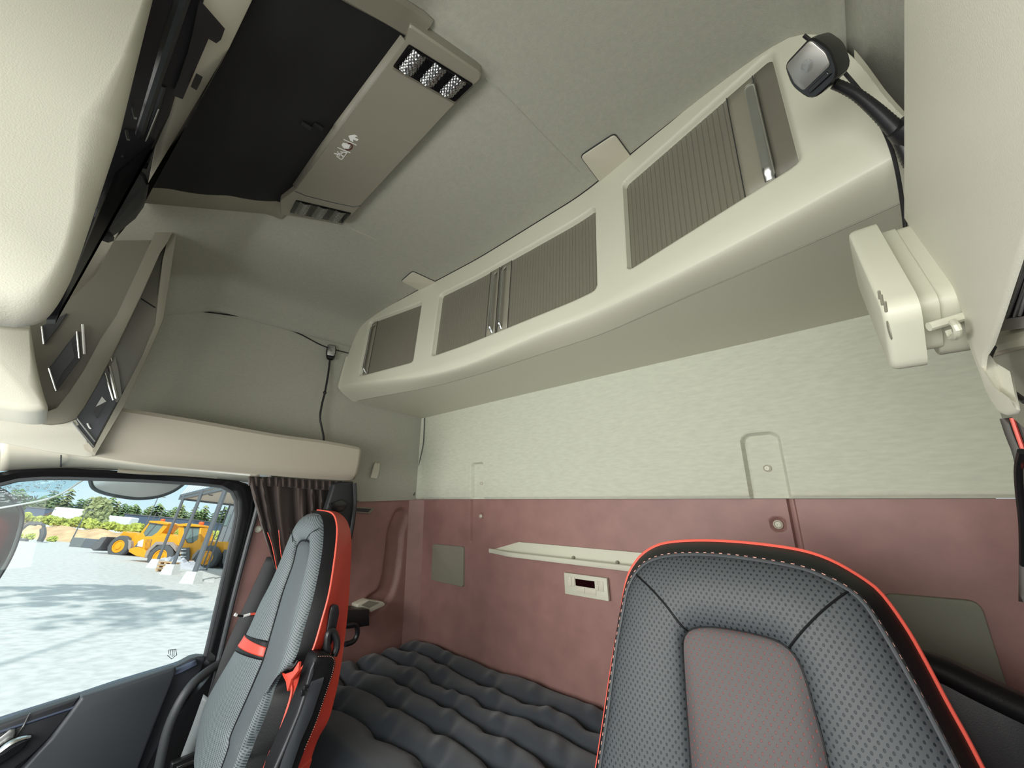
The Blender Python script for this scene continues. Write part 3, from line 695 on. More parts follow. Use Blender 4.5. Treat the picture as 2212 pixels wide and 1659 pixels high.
bb = [(440, -60), (570, -60), (545, 0), (497, 100), (430, 222), (405, 268), (386, 298), (330, 395), (290, 462), (246, 520), (206, 595), (160, 640), (128, 660), (148, 610), (212, 520), (225, 500), (312, 440), (340, 300), (400, 150)]
obj('hatch_rail', MB().prism([nr(x, y, .024, -1.36) for x, y in bb], (-.025, 0, .01), .007), mt_cover, label='pale sloping rail along the front edge of the roof hatch', cat='rail', ang=50)

# ---------------------------------------------------------------- right hand pillar panel, wall box, curtain
XP = .10
KS = .10 / .14
pp = [(1962, -90), (1961, 0), (1959, 470), (2000, 535), (2040, 590), (2075, 640), (2092, 690), (2100, 742), (2122, 800), (2140, 848), (2152, 872), (2168, 894), (2184, 899), (2200, 893), (2204, 886), (2196, 872), (2160, 845), (2130, 800), (2134, 770), (2150, 745), (2174, 675), (2212, 560), (2300, 330), (2300, -90)]
cr3 = [at(x, y, 'x', XP + .003) for x, y in pp]; cn = at(2080, 300, 'x', XP + .003)
rs = [[p + (cn - p).normalized() * .005 * (1 - math.sin(PI / 2 * k / 4)) + V((-.003 * math.cos(PI / 2 * k / 4), 0, 0)) for p in cr3] for k in range(5)] + [[p + (cn - p).normalized() * .012 + (cn - CAM).normalized() * .04 for p in cr3]]
wp = thing('pillar_panel', at(2150, 880, 'x', XP), 'large pale cream pillar panel filling the right edge of the view', 'panel')
obj('body', MB().rings(rs), mt_cream2, wp, ang=50)
obj('upper_recess', MB().prism([at(x, y, 'x', XP + .03) for x, y in [(2120, 720), (2300, 700), (2300, 1000), (2190, 905), (2140, 860), (2110, 790)]], (.01, 0, 0)), mt_taupe, wp)
obj('ledge', MB().tube(crv([at(x, y, 'x', XP + .03) for x, y in [(2140, 752), (2180, 738), (2230, 725), (2300, 712)]], 12), .010, 10), mt_cover, wp)
obj('gap', MB().tube(crv([at(x, y, 'x', XP + .012) for x, y in [(2146, 750), (2133, 785), (2140, 806), (2168, 832), (2215, 868)]], 20), .0022, 6), mt_black, wp)
sb = thing('side_blind', at(2190, 700, 'x', XP + .02), 'grey folded sunblind at the right edge beside the cream pillar', 'blind')
rows = []
for i in range(30):
    t = i / 29; x0, y0 = 2165 + 60 * t, 688 - 6 * t
    a = at(2163 + 90 * t, 690 - 14 * t, 'x', XP + .022 + .004 * math.sin(i * 1.3)); b = at(2214 + 90 * t, 545 - 30 * t, 'x', XP + .022 + .004 * math.sin(i * 1.3)); rows.append([a, b])
obj('cloth', MB().grid(rows), mat('grey_blind_cloth', (.42, .41, .42), .6), sb, solid=.002)
obj('bottom_bar', MB().prism([at(x, y, 'x', XP + .018) for x, y in [(2164, 690), (2260, 676), (2260, 704), (2156, 716)]], (.008, 0, 0), .002), mat('grey_bar', (.36, .34, .34), .5), sb)

wb = thing('wall_box', at(2010, 740, 'x', .1), 'cream rounded switch box sticking out of the pillar panel', 'wall box')

ax = V((0, -.61, -.79)).normalized(); wv = V((0, .79, -.61)).normalized(); C0 = V((0, .851, 1.75))
def KP(p): return CAM + (p - CAM) * KS
def rbox(name, xa, xb, l, w, m, r=.025, bev=.008, sh=(0, 0), lab=None):
    """rounded block between x = xa (towards the cab) and x = xb"""
    sg = [(-l / 2, -w / 2), (l / 2, -w / 2), (l / 2, w / 2), (-l / 2, w / 2)]
    pts = rnd([C0 + ax * (a + sh[0]) + wv * (b + sh[1]) + V((xa, 0, 0)) for a, b in sg], r, 6)
    return obj(name, MB().prism([KP(p) for p in pts], ((xb - xa) * KS, 0, 0), bev * KS, 4), m, wb, label=lab, ang=50)
cap = rbox('cap', .062, .101, .295, .125, mt_cream, .03, .010, (-.020, 0), lab='thick rounded cream front cap')
rbox('neck', .099, .122, .255, .095, mt_cream, .02, 0, (-.022, 0))
rbox('base', .118, .150, .255, .115, mt_cream, .03, .004, (-.026, .012))
for pl in ([(448, 690), (455, 740)], [(462, 715), (472, 780)], [(487, 760), (496, 825)]):
    a, b = [KP(at(x, y, 'x', .0612)) for x, y in Q(1750, 400, 3.017, pl)]
    obj('slit', MB().tube([a, b], .0012, 6), mt_taupe, cap)
obj('emblem', MB().disc(KP(at(*Q(1750, 400, 3.017, [(520, 945)])[0], 'x', .0615)), (-1, 0, 0), .009, .001, 12), mt_taupe, cap)
obj('pin', MB().tube([KP(at(2006, 706, 'x', .105)), KP(at(2080, 684, 'x', .14))], .0045, 8), mt_cream, wb)
hk = crv([KP(at(x, y, 'x', .125)) for x, y in Q(1750, 400, 3.017, [(930, 890), (960, 930), (955, 980), (925, 990), (905, 950)])], 16)
obj('cord_hook', MB().tube(hk, .003, 8), mt_cream, wb)

# curtain and hanging strap at the right edge
rc = thing('curtain', at(2195, 1000, 'x', .17), 'dark curtain edge with a red seam hanging at the far right edge', 'curtain', 'black brown cab curtains')
cp0 = [(2166, 904), (2178, 940), (2195, 985), (2205, 1050), (2207, 1150), (2206, 1300)]
rows = []
for k in range(14):
    r = []
    for i, p in enumerate(crv([V((x, y, 0)) for x, y in cp0], 24)):
        q = at(p.x + 11 * k, p.y - 1.5 * k, 'x', .165 - .006 * math.sin(k * 1.7)); r.append(q)
    rows.append(r)
obj('cloth', MB().grid(rows), mt_curt, rc, solid=.003)
obj('red_seam', MB().tube(crv([at(x, y, 'x', .158) for x, y in [(2186, 903), (2198, 938), (2210, 972), (2225, 1020)]], 14), .0022, 6), mt_redp, rc, label='red seam')
obj('tie_strap', MB().tube(crv([at(x, y, 'x', .15) for x, y in [(2207, 975), (2200, 1010), (2202, 1060), (2209, 1130), (2211, 1220)]], 20), .004, 8), mt_black, rc)

# ---------------------------------------------------------------- passenger door and side window
XD = -1.85
dr_ = thing('door_1', (XD, .3, .3), kind='structure', label='passenger door with black window frame and charcoal lining')
gin = [(-700, 1480), (-420, 1150), (-160, 1066), (-60, 1052), (0, 1046), (40, 1036), (90, 1032), (150, 1032), (300, 1037), (430, 1045), (475, 1050), (497, 1062), (506, 1080), (507, 1110), (498, 1160), (470, 1285), (446, 1390), (438, 1422), (300, 1466), (100, 1528), (-160, 1610), (-700, 1780)]
gout = [(-750, 1470), (-440, 1115), (-160, 1040), (-60, 1028), (0, 1022), (40, 1014), (90, 1012), (150, 1013), (300, 1020), (430, 1030), (498, 1036), (528, 1046), (540, 1066), (540, 1110), (530, 1170), (498, 1300), (470, 1410), (462, 1440), (310, 1484), (100, 1550), (-160, 1640), (-750, 1830)]
gi = [at(x, y, 'x', XD) for x, y in gin]; go = [at(x, y, 'x', XD) for x, y in gout]
gi2 = [p + V((.028, 0, 0)) for p in gi]; go2 = [p + V((.034, 0, 0)) for p in go]
n = 80; G = lambda q: resamp(q + [q[0]], n, True)
def match(A, Bp):
    a = []; b = []
    for i in range(len(A)):
        j = (i + 1) % len(A)
        for k in range(6): a.append(A[i].lerp(A[j], k / 6)); b.append(Bp[i].lerp(Bp[j], k / 6))
    return a, b
a0, b0 = match(gi, go); a1, b1 = match(gi2, go2)
obj('window_frame', MB().grid([b0, b1, [p.lerp(q, .35) + V((.006, 0, 0)) for p, q in zip(b1, a1)], a1, a0], cu=True), mt_gloss, dr_, label='gloss black window frame')
obj('glass_seal', MB().tube([p + V((.022, 0, 0)) for p in a0], .008, 8), mt_rubber, dr_)
w1 = obj('window_1', MB().prism([p + V((-.002, 0, 0)) for p in gi], (-.004, 0, 0)), mt_glass, kind='structure', label='passenger side window glass')
# etched mark low on the glass
ms = Q(0, 1350, 4.424, [(1610, 235), (1685, 232)]) ; mb = MB()
for k, (x0, y0, x1, y1) in enumerate([(1612, 240, 1612, 275), (1612, 240, 1685, 232), (1630, 240, 1626, 290), (1648, 238, 1644, 305), (1664, 236, 1662, 300), (1680, 234, 1690, 290), (1600, 290, 1640, 325), (1640, 325, 1690, 285)]):
    a, b = [at(x, y, 'x', XD + .0005) for x, y in Q(0, 1350, 4.424, [(x0, y0), (x1, y1)])]; mb.tube([a, b], .0011, 4)
obj('etched_mark', mb, mt_dark, w1, label='small black etched mark')
rd = MB(); rr_ = random.Random(3)
for k in range(120):
    x = rr_.betavariate(1, 2.2) * 190 - 5; y = 1036 + rr_.random() * (50 if x < 60 else 28)
    p = at(x, y, 'x', XD - .0065); s_ = .0010 + .0022 * rr_.random(); rd.ball(p, s_, 7, 4, (.5, 1.6, .9))
obj('raindrops', rd, glassy('water', (.75, .8, .82), .25, .05), w1, kind='stuff', label='small raindrops on the upper corner of the glass')
# gloss pillar behind the window, grey seal and red brown pillar panel
bp = thing('trim_8', at(480, 1250, 'x', -1.83), kind='structure', label='door pillar beside the far seat')
Xp = lambda pts, v: [at(x, y, 'x', v) for x, y in pts]
obj('gloss_strip', MB().prism(Xp([(500, 1040), (548, 1048), (560, 1068), (548, 1130), (500, 1330), (468, 1450), (430, 1560), (400, 1560), (452, 1430), (500, 1250), (535, 1110), (534, 1062)], -1.822), (-.04, 0, 0), .004), mt_gloss, bp)
obj('door_seal', MB().tube(crv(Xp([(560, 1062), (555, 1100), (536, 1170), (505, 1290), (474, 1420), (440, 1550)], -1.80), 40), .0085, 10), mt_rubber, bp)
obj('pillar_panel', MB().prism(Xp([(563, 1060), (700, 1060), (700, 1300), (560, 1600), (380, 1640), (440, 1560), (476, 1430), (508, 1300), (540, 1170), (558, 1100)], -1.812), (-.03, 0, 0), .003), mt_red, bp, label='wine red pillar panel')
stud(at(558, 1143, 'x', -1.810), (1, 0, 0), .010, 'pale stud on the red door pillar beside the left curtain')
# door lining
Dl = lambda pts, v, th, nm, m, r=0, bev=.006, lab=None: obj(nm, MB().prism(rnd(Xp(pts, v), r, 3) if r else Xp(pts, v), (-th, 0, 0), bev), m, dr_, label=lab, ang=45)
C6 = lambda pts: Q(0, 1350, 4.424, pts)
obj('inner_panel', MB().box((-1.865, .0, .44), (.03, 1.24, .80)), mt_dark, dr_)
Dl(C6([(-3100, 1985), (-200, 1000), (0, 935), (280, 842), (770, 685), (1100, 575), (1690, 395), (1830, 318), (1900, 300), (1965, 305), (1930, 420), (1800, 620), (1500, 1367), (1300, 2400), (-3100, 3600)]), -1.812, .04, 'sill', mt_door, 0, .006, 'smooth charcoal sill')
sill = [at(x, y, 'x', -1.822) for x, y in C6([(-3100, 1980), (-300, 1030), (0, 928), (285, 838), (770, 685), (1100, 572), (1690, 392), (1860, 312)])]
sil2 = [p + V((.040, 0, -.010)) for p in sill]
obj('sill_top', MB().grid([resamp([p + V((-.03, 0, .004)) for p in sill], 40), resamp(sill, 40), resamp([p + V((.022, 0, -.002)) for p in sill], 40), resamp(sil2, 40)]), mat('satin_sill_sky_tint', (.06, .075, .12), .25), dr_, solid=.006)  # blue sheen of the sky tinted into the sill colour
Dl(C6([(780, 690), (1100, 590), (1680, 400), (1690, 440), (1660, 520), (1480, 980), (1330, 1367), (1150, 2200), (-300, 2600), (-150, 1800), (330, 1250), (480, 1090), (640, 880)]), -1.775, .03, 'lining', mt_door, .004, .010, 'charcoal padded door lining')
Dl(C6([(-2600, 1850), (-200, 1010), (0, 950), (280, 850), (765, 690), (630, 890), (480, 1080), (310, 1250), (160, 1367), (-300, 1850), (-2400, 2900)]), -1.785, .03, 'handle_surround', mt_dark, .004, .008)
dh = Dl(C6([(-150, 1260), (0, 1180), (130, 1100), (300, 1065), (300, 1085), (230, 1190), (60, 1310), (-150, 1420)]), -1.768, .02, 'handle_bowl', mt_black, .004, .006, 'black handle bowl')
obj('door_handle', MB().tube(crv(Xp(C6([(-140, 1290), (0, 1215), (90, 1150), (190, 1100), (295, 1072)]), -1.755), 24), [.004 + .006 * math.sin(PI * i / 23) for i in range(24)], 10), mt_chrome, dh, label='chrome inner door handle')
obj('lock_lever', MB().prism(Xp(C6([(-60, 1110), (0, 1075), (100, 1000), (145, 1000), (140, 1080), (60, 1130), (-60, 1200)]), -1.772), (-.012, 0, 0), .003), mt_steel, dh)
obj('joint', MB().tube(Xp(C6([(285, 845), (230, 960), (130, 1095)]), -1.781), .002, 6), mt_steel, dr_)
gb = crv([at(x, y, 'x', v) for x, y, v in [(470, 1436, -1.79), (440, 1456, -1.76), (412, 1482, -1.73), (386, 1522, -1.72), (362, 1580, -1.72), (344, 1660, -1.72), (335, 1720, -1.72)]], 40)
obj('grab_handle', MB().tube(gb, .0135, 12), mt_rubber, label='thick dark curved grab handle between the door lining and the far seat', cat='grab handle')
obj('entry_panel', MB().prism(Xp([(470, 1440), (520, 1380), (420, 1700), (300, 1700), (360, 1580)], -1.795), (-.03, 0, 0)), mt_black, bp)

# curtain gathered above the far seat
lc = thing('curtain', at(640, 1100, 'x', -1.7), 'black brown curtain with thin red seams gathered beside the passenger window', 'curtain', 'black brown cab curtains')
topc = [(536, 1033), (575, 1034), (620, 1036), (660, 1040), (700, 1042), (738, 1043)]
midc = [(552, 1090), (590, 1100), (630, 1112), (668, 1112), (700, 1110), (740, 1108)]
botc = [(594, 1228), (606, 1240), (624, 1245), (650, 1240), (690, 1220), (730, 1200)]
n = 110; tA, mA, bA = [crv([V((x, y, 0)) for x, y in q], n) for q in (topc, midc, botc)]
rows = []
for j in range(26):
    t = j / 25; r = []
    for i in range(n):
        a, b, c = tA[i], mA[i], bA[i]
        p = a * (1 - t) ** 2 + (b * 2 - (a + c) / 2) * 2 * t * (1 - t) + c * t * t
        ph = 2 * PI * (i / n * 6.5 + .35 * math.sin(i / n * 9) + .25 * t)
        amp = .020 * (.55 + .6 * sm(0, .3, t)) * (1 - .35 * t)
        r.append(at(p.x, p.y, 'x', -1.705 + amp * (math.sin(ph) + .3 * math.sin(2.3 * ph + 1 + 3 * t)) - .03 * i / n))
    rows.append(r)
obj('cloth', MB().grid(rows), mt_curt, lc, solid=.002, ang=70)
hd_ = []
for i in range(n): ph = 2 * PI * (i / n * 14); hd_.append((at(tA[i].x, tA[i].y - 4, 'x', -1.70 + .008 * math.sin(ph)), at(tA[i].x, tA[i].y + 16, 'x', -1.70 + .010 * math.sin(ph))))
obj('heading', MB().grid([[h[0] for h in hd_], [h[1] for h in hd_]]), mt_curt, lc, solid=.003, ang=70)
for pts in ([(578, 1150), (588, 1180), (598, 1230)], [(602, 1145), (606, 1190), (612, 1225)]):
    obj('red_seam', MB().tube(crv([at(x, y, 'x', -1.672) for x, y in pts], 14), .0014, 5), mt_redp, lc, label='thin red seam')
sp = thing('seat_strap', at(745, 1110, 'x', -1.62), 'black padded strap hanging from the shelf end behind the far seat', 'strap')
obj('strap', MB().prism(rnd(Xp([(722, 1046), (738, 1040), (764, 1040), (768, 1080), (764, 1120), (756, 1170), (740, 1180), (705, 1100)], -1.66), .004, 3), (-.03, 0, 0), .008), mt_belt, sp)
obj('edge_roll', MB().tube(crv(Xp([(766, 1044), (767, 1085), (763, 1125), (756, 1165)], -1.655), 14), .008, 8), mt_black, sp)
obj('buckle', MB().prism(Xp([(712, 1088), (738, 1078), (752, 1088), (742, 1104), (722, 1108)], -1.652), (-.012, 0, 0), .004), mt_gloss, sp)
# seat belt running down beside the far seat
bt_ = thing('seat_belt', at(500, 1400, 'x', -1.72), 'dark seat belt running down the door pillar beside the far seat', 'seat belt')
pth = [at(x, y, 'x', v) for x, y, v in [(576, 1203, -1.79), (523, 1318, -1.775), (487, 1397, -1.76), (462, 1469, -1.75), (438, 1530, -1.74)]]
pt2 = [at(x, y, 'x', v) for x, y, v in [(625, 1205, -1.79), (606, 1290, -1.775), (575, 1370, -1.76), (535, 1450, -1.75), (495, 1530, -1.74)]]
obj('webbing', MB().grid([crv(pth, 24), crv(pt2, 24)]), mt_belt, bt_, solid=.003)
obj('lower_webbing', MB().grid([crv(Xp([(440, 1500), (415, 1570), (388, 1642)], -1.70), 12), crv(Xp([(478, 1530), (450, 1590), (415, 1645)], -1.70), 12)]), mt_beltl, bt_, solid=.003, label='light grey lower webbing')
obj('anchor', MB().box(at(395, 1648, 'x', -1.69), (.02, .06, .03)), mt_black, bt_, bevel=.004)
obj('anchor_tongue', MB().box(at(400, 1652, 'x', -1.678), (.006, .04, .008)), mt_steel, bt_, bevel=.001)
bl = thing('tie_cord', at(525, 1330, 'x', -1.7), 'short cord with white and red tips sticking out beside the far seat', 'cord')
obj('cord', MB().tube(Xp([(510, 1328), (520, 1331), (535, 1330), (556, 1326)], -1.66), .0035, 8), mt_black, bl)
obj('cord_tip', MB().tube(Xp([(507, 1327), (512, 1329)], -1.66), .005, 8), mt_white, bl); obj('sleeve', MB().tube(Xp([(526, 1331), (540, 1327)], -1.658), .0045, 8), mt_white, bl); obj('sleeve', MB().tube(Xp([(541, 1327), (552, 1326)], -1.658), .0042, 8), mt_redp, bl)
# ---------------------------------------------------------------- seats
class SeatPlane:
    def __init__(s, p0, n): s.p0 = V(p0); s.n = V(n).normalized(); s.u = V((1, 0, 0)); s.v = s.n.cross(s.u); s.v = s.v if s.v.z > 0 else -s.v
    def hit(s, x, y, w=0): return atp(x, y, s.p0 + s.n * w, s.n)
    def uv(s, p): return ((p - s.p0).dot(s.u), (p - s.p0).dot(s.v))
    def down(s, pts, z):
        """carry both ends of an open outline on to height z"""
        def tail(p, q):
            d = (p - q).normalized(); out = []
            for k in range(40):
                p = p + d * .04; d = (d * .8 - s.v * .2).normalized(); out.append(p)
                if p.z < z: break
            return out
        return tail(pts[0], pts[1])[::-1] + pts + tail(pts[-1], pts[-2])
def pad(sp, A, B, h, n=14, sh=.5):
    """cushion between outlines A and B (same count), swelling by h; edges tucked in"""
    rows = []
    for j in range(n + 1):
        t = j / n; e = math.sin(PI * t) ** sh if 0 < t < 1 else 0
        rows.append([a.lerp(b, t) + sp.n * (h * e) for a, b in zip(A, B)])
    return MB().grid(rows)
def stitch(name, path, n_, par, m=None, w=.0009):
    mb = MB(); q = resamp(path, 2 * n_)
    for i in range(0, 2 * n_ - 1, 2): mb.tube([q[i], q[i].lerp(q[i + 1], .75)], w, 4)
    return obj(name, mb, m or mt_thread, par)

ds = SeatPlane((0, .80, 1.37), (0, -1, .26))
seat = thing('driver_seat', (-.2, .75, .35), 'near grey perforated leather seat with black border and red piping at lower right', 'seat', 'cab seats')
D = lambda pts, w=0: [ds.hit(x, y, w) for x, y in Q(1250, 1100, 2.2994, pts)]
FO = ds.down(D([(110, 1285), (150, 1010), (190, 700), (222, 520), (242, 415), (262, 360), (295, 308), (345, 265), (430, 236), (560, 226), (720, 233), (900, 256), (1100, 293), (1230, 342), (1340, 400), (1420, 470), (1500, 590), (1600, 760), (1700, 940), (1800, 1130), (1880, 1285)]), .62)
OO = ds.down(D([(92, 1285), (128, 1050), (165, 800), (205, 560), (243, 350), (290, 258), (350, 203), (430, 171), (560, 159), (720, 161), (900, 176), (1100, 206), (1250, 255), (1400, 340), (1500, 420), (1620, 585), (1720, 760), (1820, 950), (1920, 1130), (2000, 1285)], -.06), .62)
IO = ds.down(D([(565, 1285), (553, 1130), (538, 920), (527, 760), (523, 672), (532, 630), (556, 603), (600, 590), (700, 592), (850, 618), (970, 650), (1040, 690), (1090, 752), (1130, 850), (1170, 1000), (1210, 1140), (1240, 1285)]), .62)
n = 160; FO, OO, IO = crv(FO, n), crv(OO, n), crv(IO, n)
uvd = lambda p: ds.uv(p)
band = [FO, [a.lerp(b, .18) + ds.n * .010 for a, b in zip(FO, OO)], [a.lerp(b, .45) + ds.n * .012 for a, b in zip(FO, OO)], [a.lerp(b, .8) + ds.n * .006 for a, b in zip(FO, OO)], OO]
obj('side_border', MB().grid(band), mt_leather, seat, label='black leather border')
cs_ = sum(OO, V()) / n
bk = [OO, [p - ds.n * .03 for p in OO], [p.lerp(cs_, .06) - ds.n * .06 for p in OO], [p.lerp(cs_, .35) - ds.n * .075 for p in OO], [p.lerp(V((cs_.x, p.y, p.z)), .98) - ds.n * .08 for p in OO]]
obj('back_shell', MB().grid(bk), mt_redl, seat, label='red leather back shell')
obj('piping', MB().tube([p + ds.n * .001 for p in OO], .0036, 8), mt_redp, seat, label='bright red edge piping')
obj('piping', MB().tube([p + ds.n * .003 for p in FO], .0030, 8), mt_rubber, seat, label='dark inner piping')
cu = obj('cushion', pad(ds, FO, IO, .020, 22), mt_perf, seat, uvf=uvd, ang=80, label='grey perforated outer cushion')
ins_rows = []
h = n // 2
for i in range(h):
    a, b = IO[i], IO[n - 1 - i]; r = []
    for k in range(21):
        t = k / 20; e = (math.sin(PI * t) ** .5 if 0 < t < 1 else 0) * sm(h, h - 26, i)
        r.append(a.lerp(b, t) + ds.n * (.004 + .013 * e))
    ins_rows.append(r)
obj('center_insert', MB().grid(ins_rows), mt_ins, seat, uvf=uvd, ang=80, label='grey centre insert with red showing through the holes')
obj('insert_seam', MB().tube([p + ds.n * .002 for p in IO], .0026, 6), mt_leather, seat)
for a, b in (((296, 330), (530, 608)), ((1338, 415), (1078, 690))):
    A, Bb = D([a, b]); mid = []
    ia = min(range(n), key=lambda i: (FO[i] - A).length); ib = min(range(n), key=lambda i: (IO[i] - Bb).length)
    for k in range(25):
        t = k / 24; i = ia + (ib - ia) * t; j = int(i); w = i - j; j2 = min(j + 1, n - 1)
        mid.append(FO[j].lerp(FO[j2], w).lerp(IO[j].lerp(IO[j2], w), t) + ds.n * (.020 * (math.sin(PI * t) ** .5 if 0 < t < 1 else 0) + .0003))
    obj('cushion_seam', MB().tube(mid, .0018, 6), mt_leather, cu)
stitch('stitching', [a.lerp(b, .12) + ds.n * .0095 for a, b in zip(FO, OO)][6:-6], 130, seat, w=.0007)
obj('base', MB().box((-.2, .42, .50), (.50, .50, .28)), mt_leather, seat, bevel=.04)

ps = SeatPlane((-1.3, .60, 1.39), (0, -1, .31))
st2 = thing('passenger_seat', (-1.33, .5, .35), 'far grey mesh seat with red side and raised black armrest beside the passenger window', 'seat', 'cab seats')
E4 = lambda pts, w=0: [ps.hit(x, y, w) for x, y in Q(300, 1000, 2.517, pts)]
LF = E4([(955, 279), (920, 286), (890, 310), (860, 360), (830, 430), (800, 510), (740, 640), (680, 750), (640, 840), (604, 915), (575, 965), (540, 1012), (500, 1080), (440, 1180), (385, 1280), (352, 1370), (336, 1480), (330, 1560), (330, 1659)])
RF = E4([(955, 279), (990, 285), (1008, 310), (1016, 360), (1013, 430), (998, 560), (970, 700), (936, 830), (906, 930), (880, 1040), (856, 1095), (830, 1118), (806, 1135), (788, 1165), (770, 1205), (732, 1300), (682, 1420), (632, 1535), (590, 1659)])
LC = E4([(915, 424), (895, 428), (878, 448), (868, 490), (850, 560), (800, 700), (760, 840), (720, 980), (690, 1080), (640, 1200), (580, 1340), (520, 1480), (470, 1659)])
RC = E4([(915, 424), (935, 428), (948, 448), (949, 490), (943, 560), (912, 680), (872, 820), (842, 950), (815, 1070), (780, 1170), (735, 1265), (700, 1330), (642, 1430), (592, 1560), (560, 1659)])
RB = E4([(975, 258), (1040, 268), (1068, 290), (1080, 330), (1083, 380), (1072, 500), (1042, 700), (1000, 860), (962, 990), (925, 1070), (880, 1130), (838, 1185), (838, 1240), (822, 1310), (765, 1480), (720, 1580), (688, 1659)], -.022)
BK = E4([(975, 256), (1060, 262), (1105, 285), (1138, 330), (1155, 410), (1152, 560), (1140, 760), (1120, 950), (1090, 1160), (1062, 1290), (1030, 1400), (975, 1500), (940, 1600), (915, 1700)], -.125)
ext2 = lambda q: q + [q[-1] - ps.v * ((q[-1].z - .50) / ps.v.z)]
n = 120; LF, RF, LC, RC, RB, BK = [crv(ext2(q), n) for q in (LF, RF, LC, RC, RB, BK)]
uvp = lambda p: ps.uv(p)
LBk = [p - ps.n * .125 + V((-.015, 0, 0)) for p in LF]
obj('left_wing', pad(ps, LF, LC, .026, 16), mt_knit, st2, uvf=uvp, ang=80, label='grey mesh left wing cushion')
obj('right_wing', pad(ps, RC, RF, .026, 16), mt_knit, st2, uvf=uvp, ang=80, label='grey mesh right wing cushion')
rows = []
for i in range(n):
    r = []
    for k in range(15):
        t = k / 14; e = (math.sin(PI * t) ** .5 if 0 < t < 1 else 0) * sm(0, 8, i)
        r.append(LC[i].lerp(RC[i], t) + ps.n * (.004 + .014 * e))
    rows.append(r)
obj('center_column', MB().grid(rows), mt_rib, st2, uvf=uvp, ang=80, label='smooth dark grey centre column')
obj('side_border', MB().grid([RF, [a.lerp(b, .3) + ps.n * .018 for a, b in zip(RF, RB)], [a.lerp(b, .7) + ps.n * .014 for a, b in zip(RF, RB)], RB]), mt_leather, st2, label='black leather bolster')
obj('side_border', MB().grid([LF, [a.lerp(b, .4) + V((-.012, 0, 0)) for a, b in zip(LF, LBk)], LBk]), mt_leather, st2)
sp_rows = [RB, [a.lerp(b, .2) + V((.010, 0, 0)) for a, b in zip(RB, BK)], [a.lerp(b, .6) + V((.012, 0, 0)) for a, b in zip(RB, BK)], BK]
obj('side_panel', MB().grid(sp_rows), mt_redl, st2, label='red leather side panel')
obj('back_shell', MB().grid([BK, [p - ps.n * .02 + V((-.08, 0, 0)) for p in BK], [a.lerp(b, .5) - ps.n * .03 for a, b in zip(BK, LBk)], LBk]), mt_leather, st2)
for q, r_, m_, l_ in ((RB, .0026, mt_redp, 'red piping'), (RF, .0026, mt_rubber, 'dark piping'), (LF, .0026, mt_rubber, 'dark piping')):
    obj('piping', MB().tube([p + ps.n * .003 for p in q], r_, 7), m_, st2, label=l_)
for q in (LC, RC): obj('column_seam', MB().tube([p + ps.n * .008 for p in q], .0028, 6), mt_leather, st2)
for pl in ([(862, 365), (875, 400), (880, 440)], [(1024, 365), (975, 395), (948, 440)]):
    obj('cushion_seam', MB().tube(crv([p + ps.n * .026 for p in E4(pl)], 10), .0014, 5), mt_leather, st2)
# red strap between the two left cushions and red web at the right
def lay(name, pts, off, m, lab=None, th=.006):
    c = [p + ps.n * off for p in E4(pts)]; return obj(name, MB().prism(c, ps.n * -th, .001), m, st2, label=lab)
near_i = lambda C, q: min(range(n), key=lambda i: (C[i] - E4([q])[0]).length)
def across(name, a0, b0, a1, b1, off, m, lab=None):
    """strip lying over the left wing from its outer edge to the column, between two cross lines"""
    i0, j0, i1, j1 = near_i(LF, a0), near_i(LC, b0), near_i(LF, a1), near_i(LC, b1); rows = []
    for k in range(9):
        w = k / 8; ia, ic = i0 + (i1 - i0) * w, j0 + (j1 - j0) * w
        pa, pc = LF[int(ia)].lerp(LF[int(ia) + 1], ia % 1), LC[int(ic)].lerp(LC[int(ic) + 1], ic % 1)
        rows.append([pa.lerp(pc, t / 16) + ps.n * (.026 * (math.sin(PI * t / 16) ** .5 if 0 < t < 16 else 0) + off) for t in range(17)])
    return obj(name, MB().grid(rows), m, st2, label=lab, solid=.001)
across('gap_shadow', (604, 925), (726, 970), (540, 1012), (690, 1075), .0022, mt_leather)
across('red_strap', (598, 948), (716, 1005), (560, 992), (700, 1052), .0030, mt_redl, 'red cross strap between the cushions')
lay('red_web', [(806, 1136), (830, 1148), (872, 1132), (905, 1080), (900, 1130), (862, 1180), (842, 1240), (834, 1192)], .016, mt_redl, 'red web at the waist of the seat')
# belt slot and lever on the red side
_n = (BK[70] - RB[70]).cross(RB[90] - RB[60]).normalized(); _n = _n if _n.x > 0 else -_n
_m = (BK[70] + RB[70]) / 2
Sx = lambda pts, v: [atp(x, y, _m + _n * v, _n) for x, y in Q(300, 1000, 2.517, pts)]
XSS = .018
slot_ = obj('belt_slot', MB().prism(rnd(Sx([(1050, 775), (1085, 770), (1092, 810), (1075, 900), (1050, 985), (1015, 1040), (1000, 1020), (1018, 930), (1040, 810)], XSS), .006, 3), _n * -.03, .003), mt_black, st2, label='black belt slot')
obj('slot_gap', MB().prism(Sx([(1052, 812), (1062, 812), (1050, 870), (1036, 930), (1030, 925), (1042, 860)], XSS + .001), _n * -.004), mt_blind, slot_)
lv = crv(Sx([(1030, 1035), (1024, 985), (1030, 930), (1052, 915), (1072, 950), (1076, 1000), (1060, 1050)], XSS + .012), 30)
obj('lever', MB().tube(lv, .0085, 10), mt_black, st2, label='looped black adjuster lever')
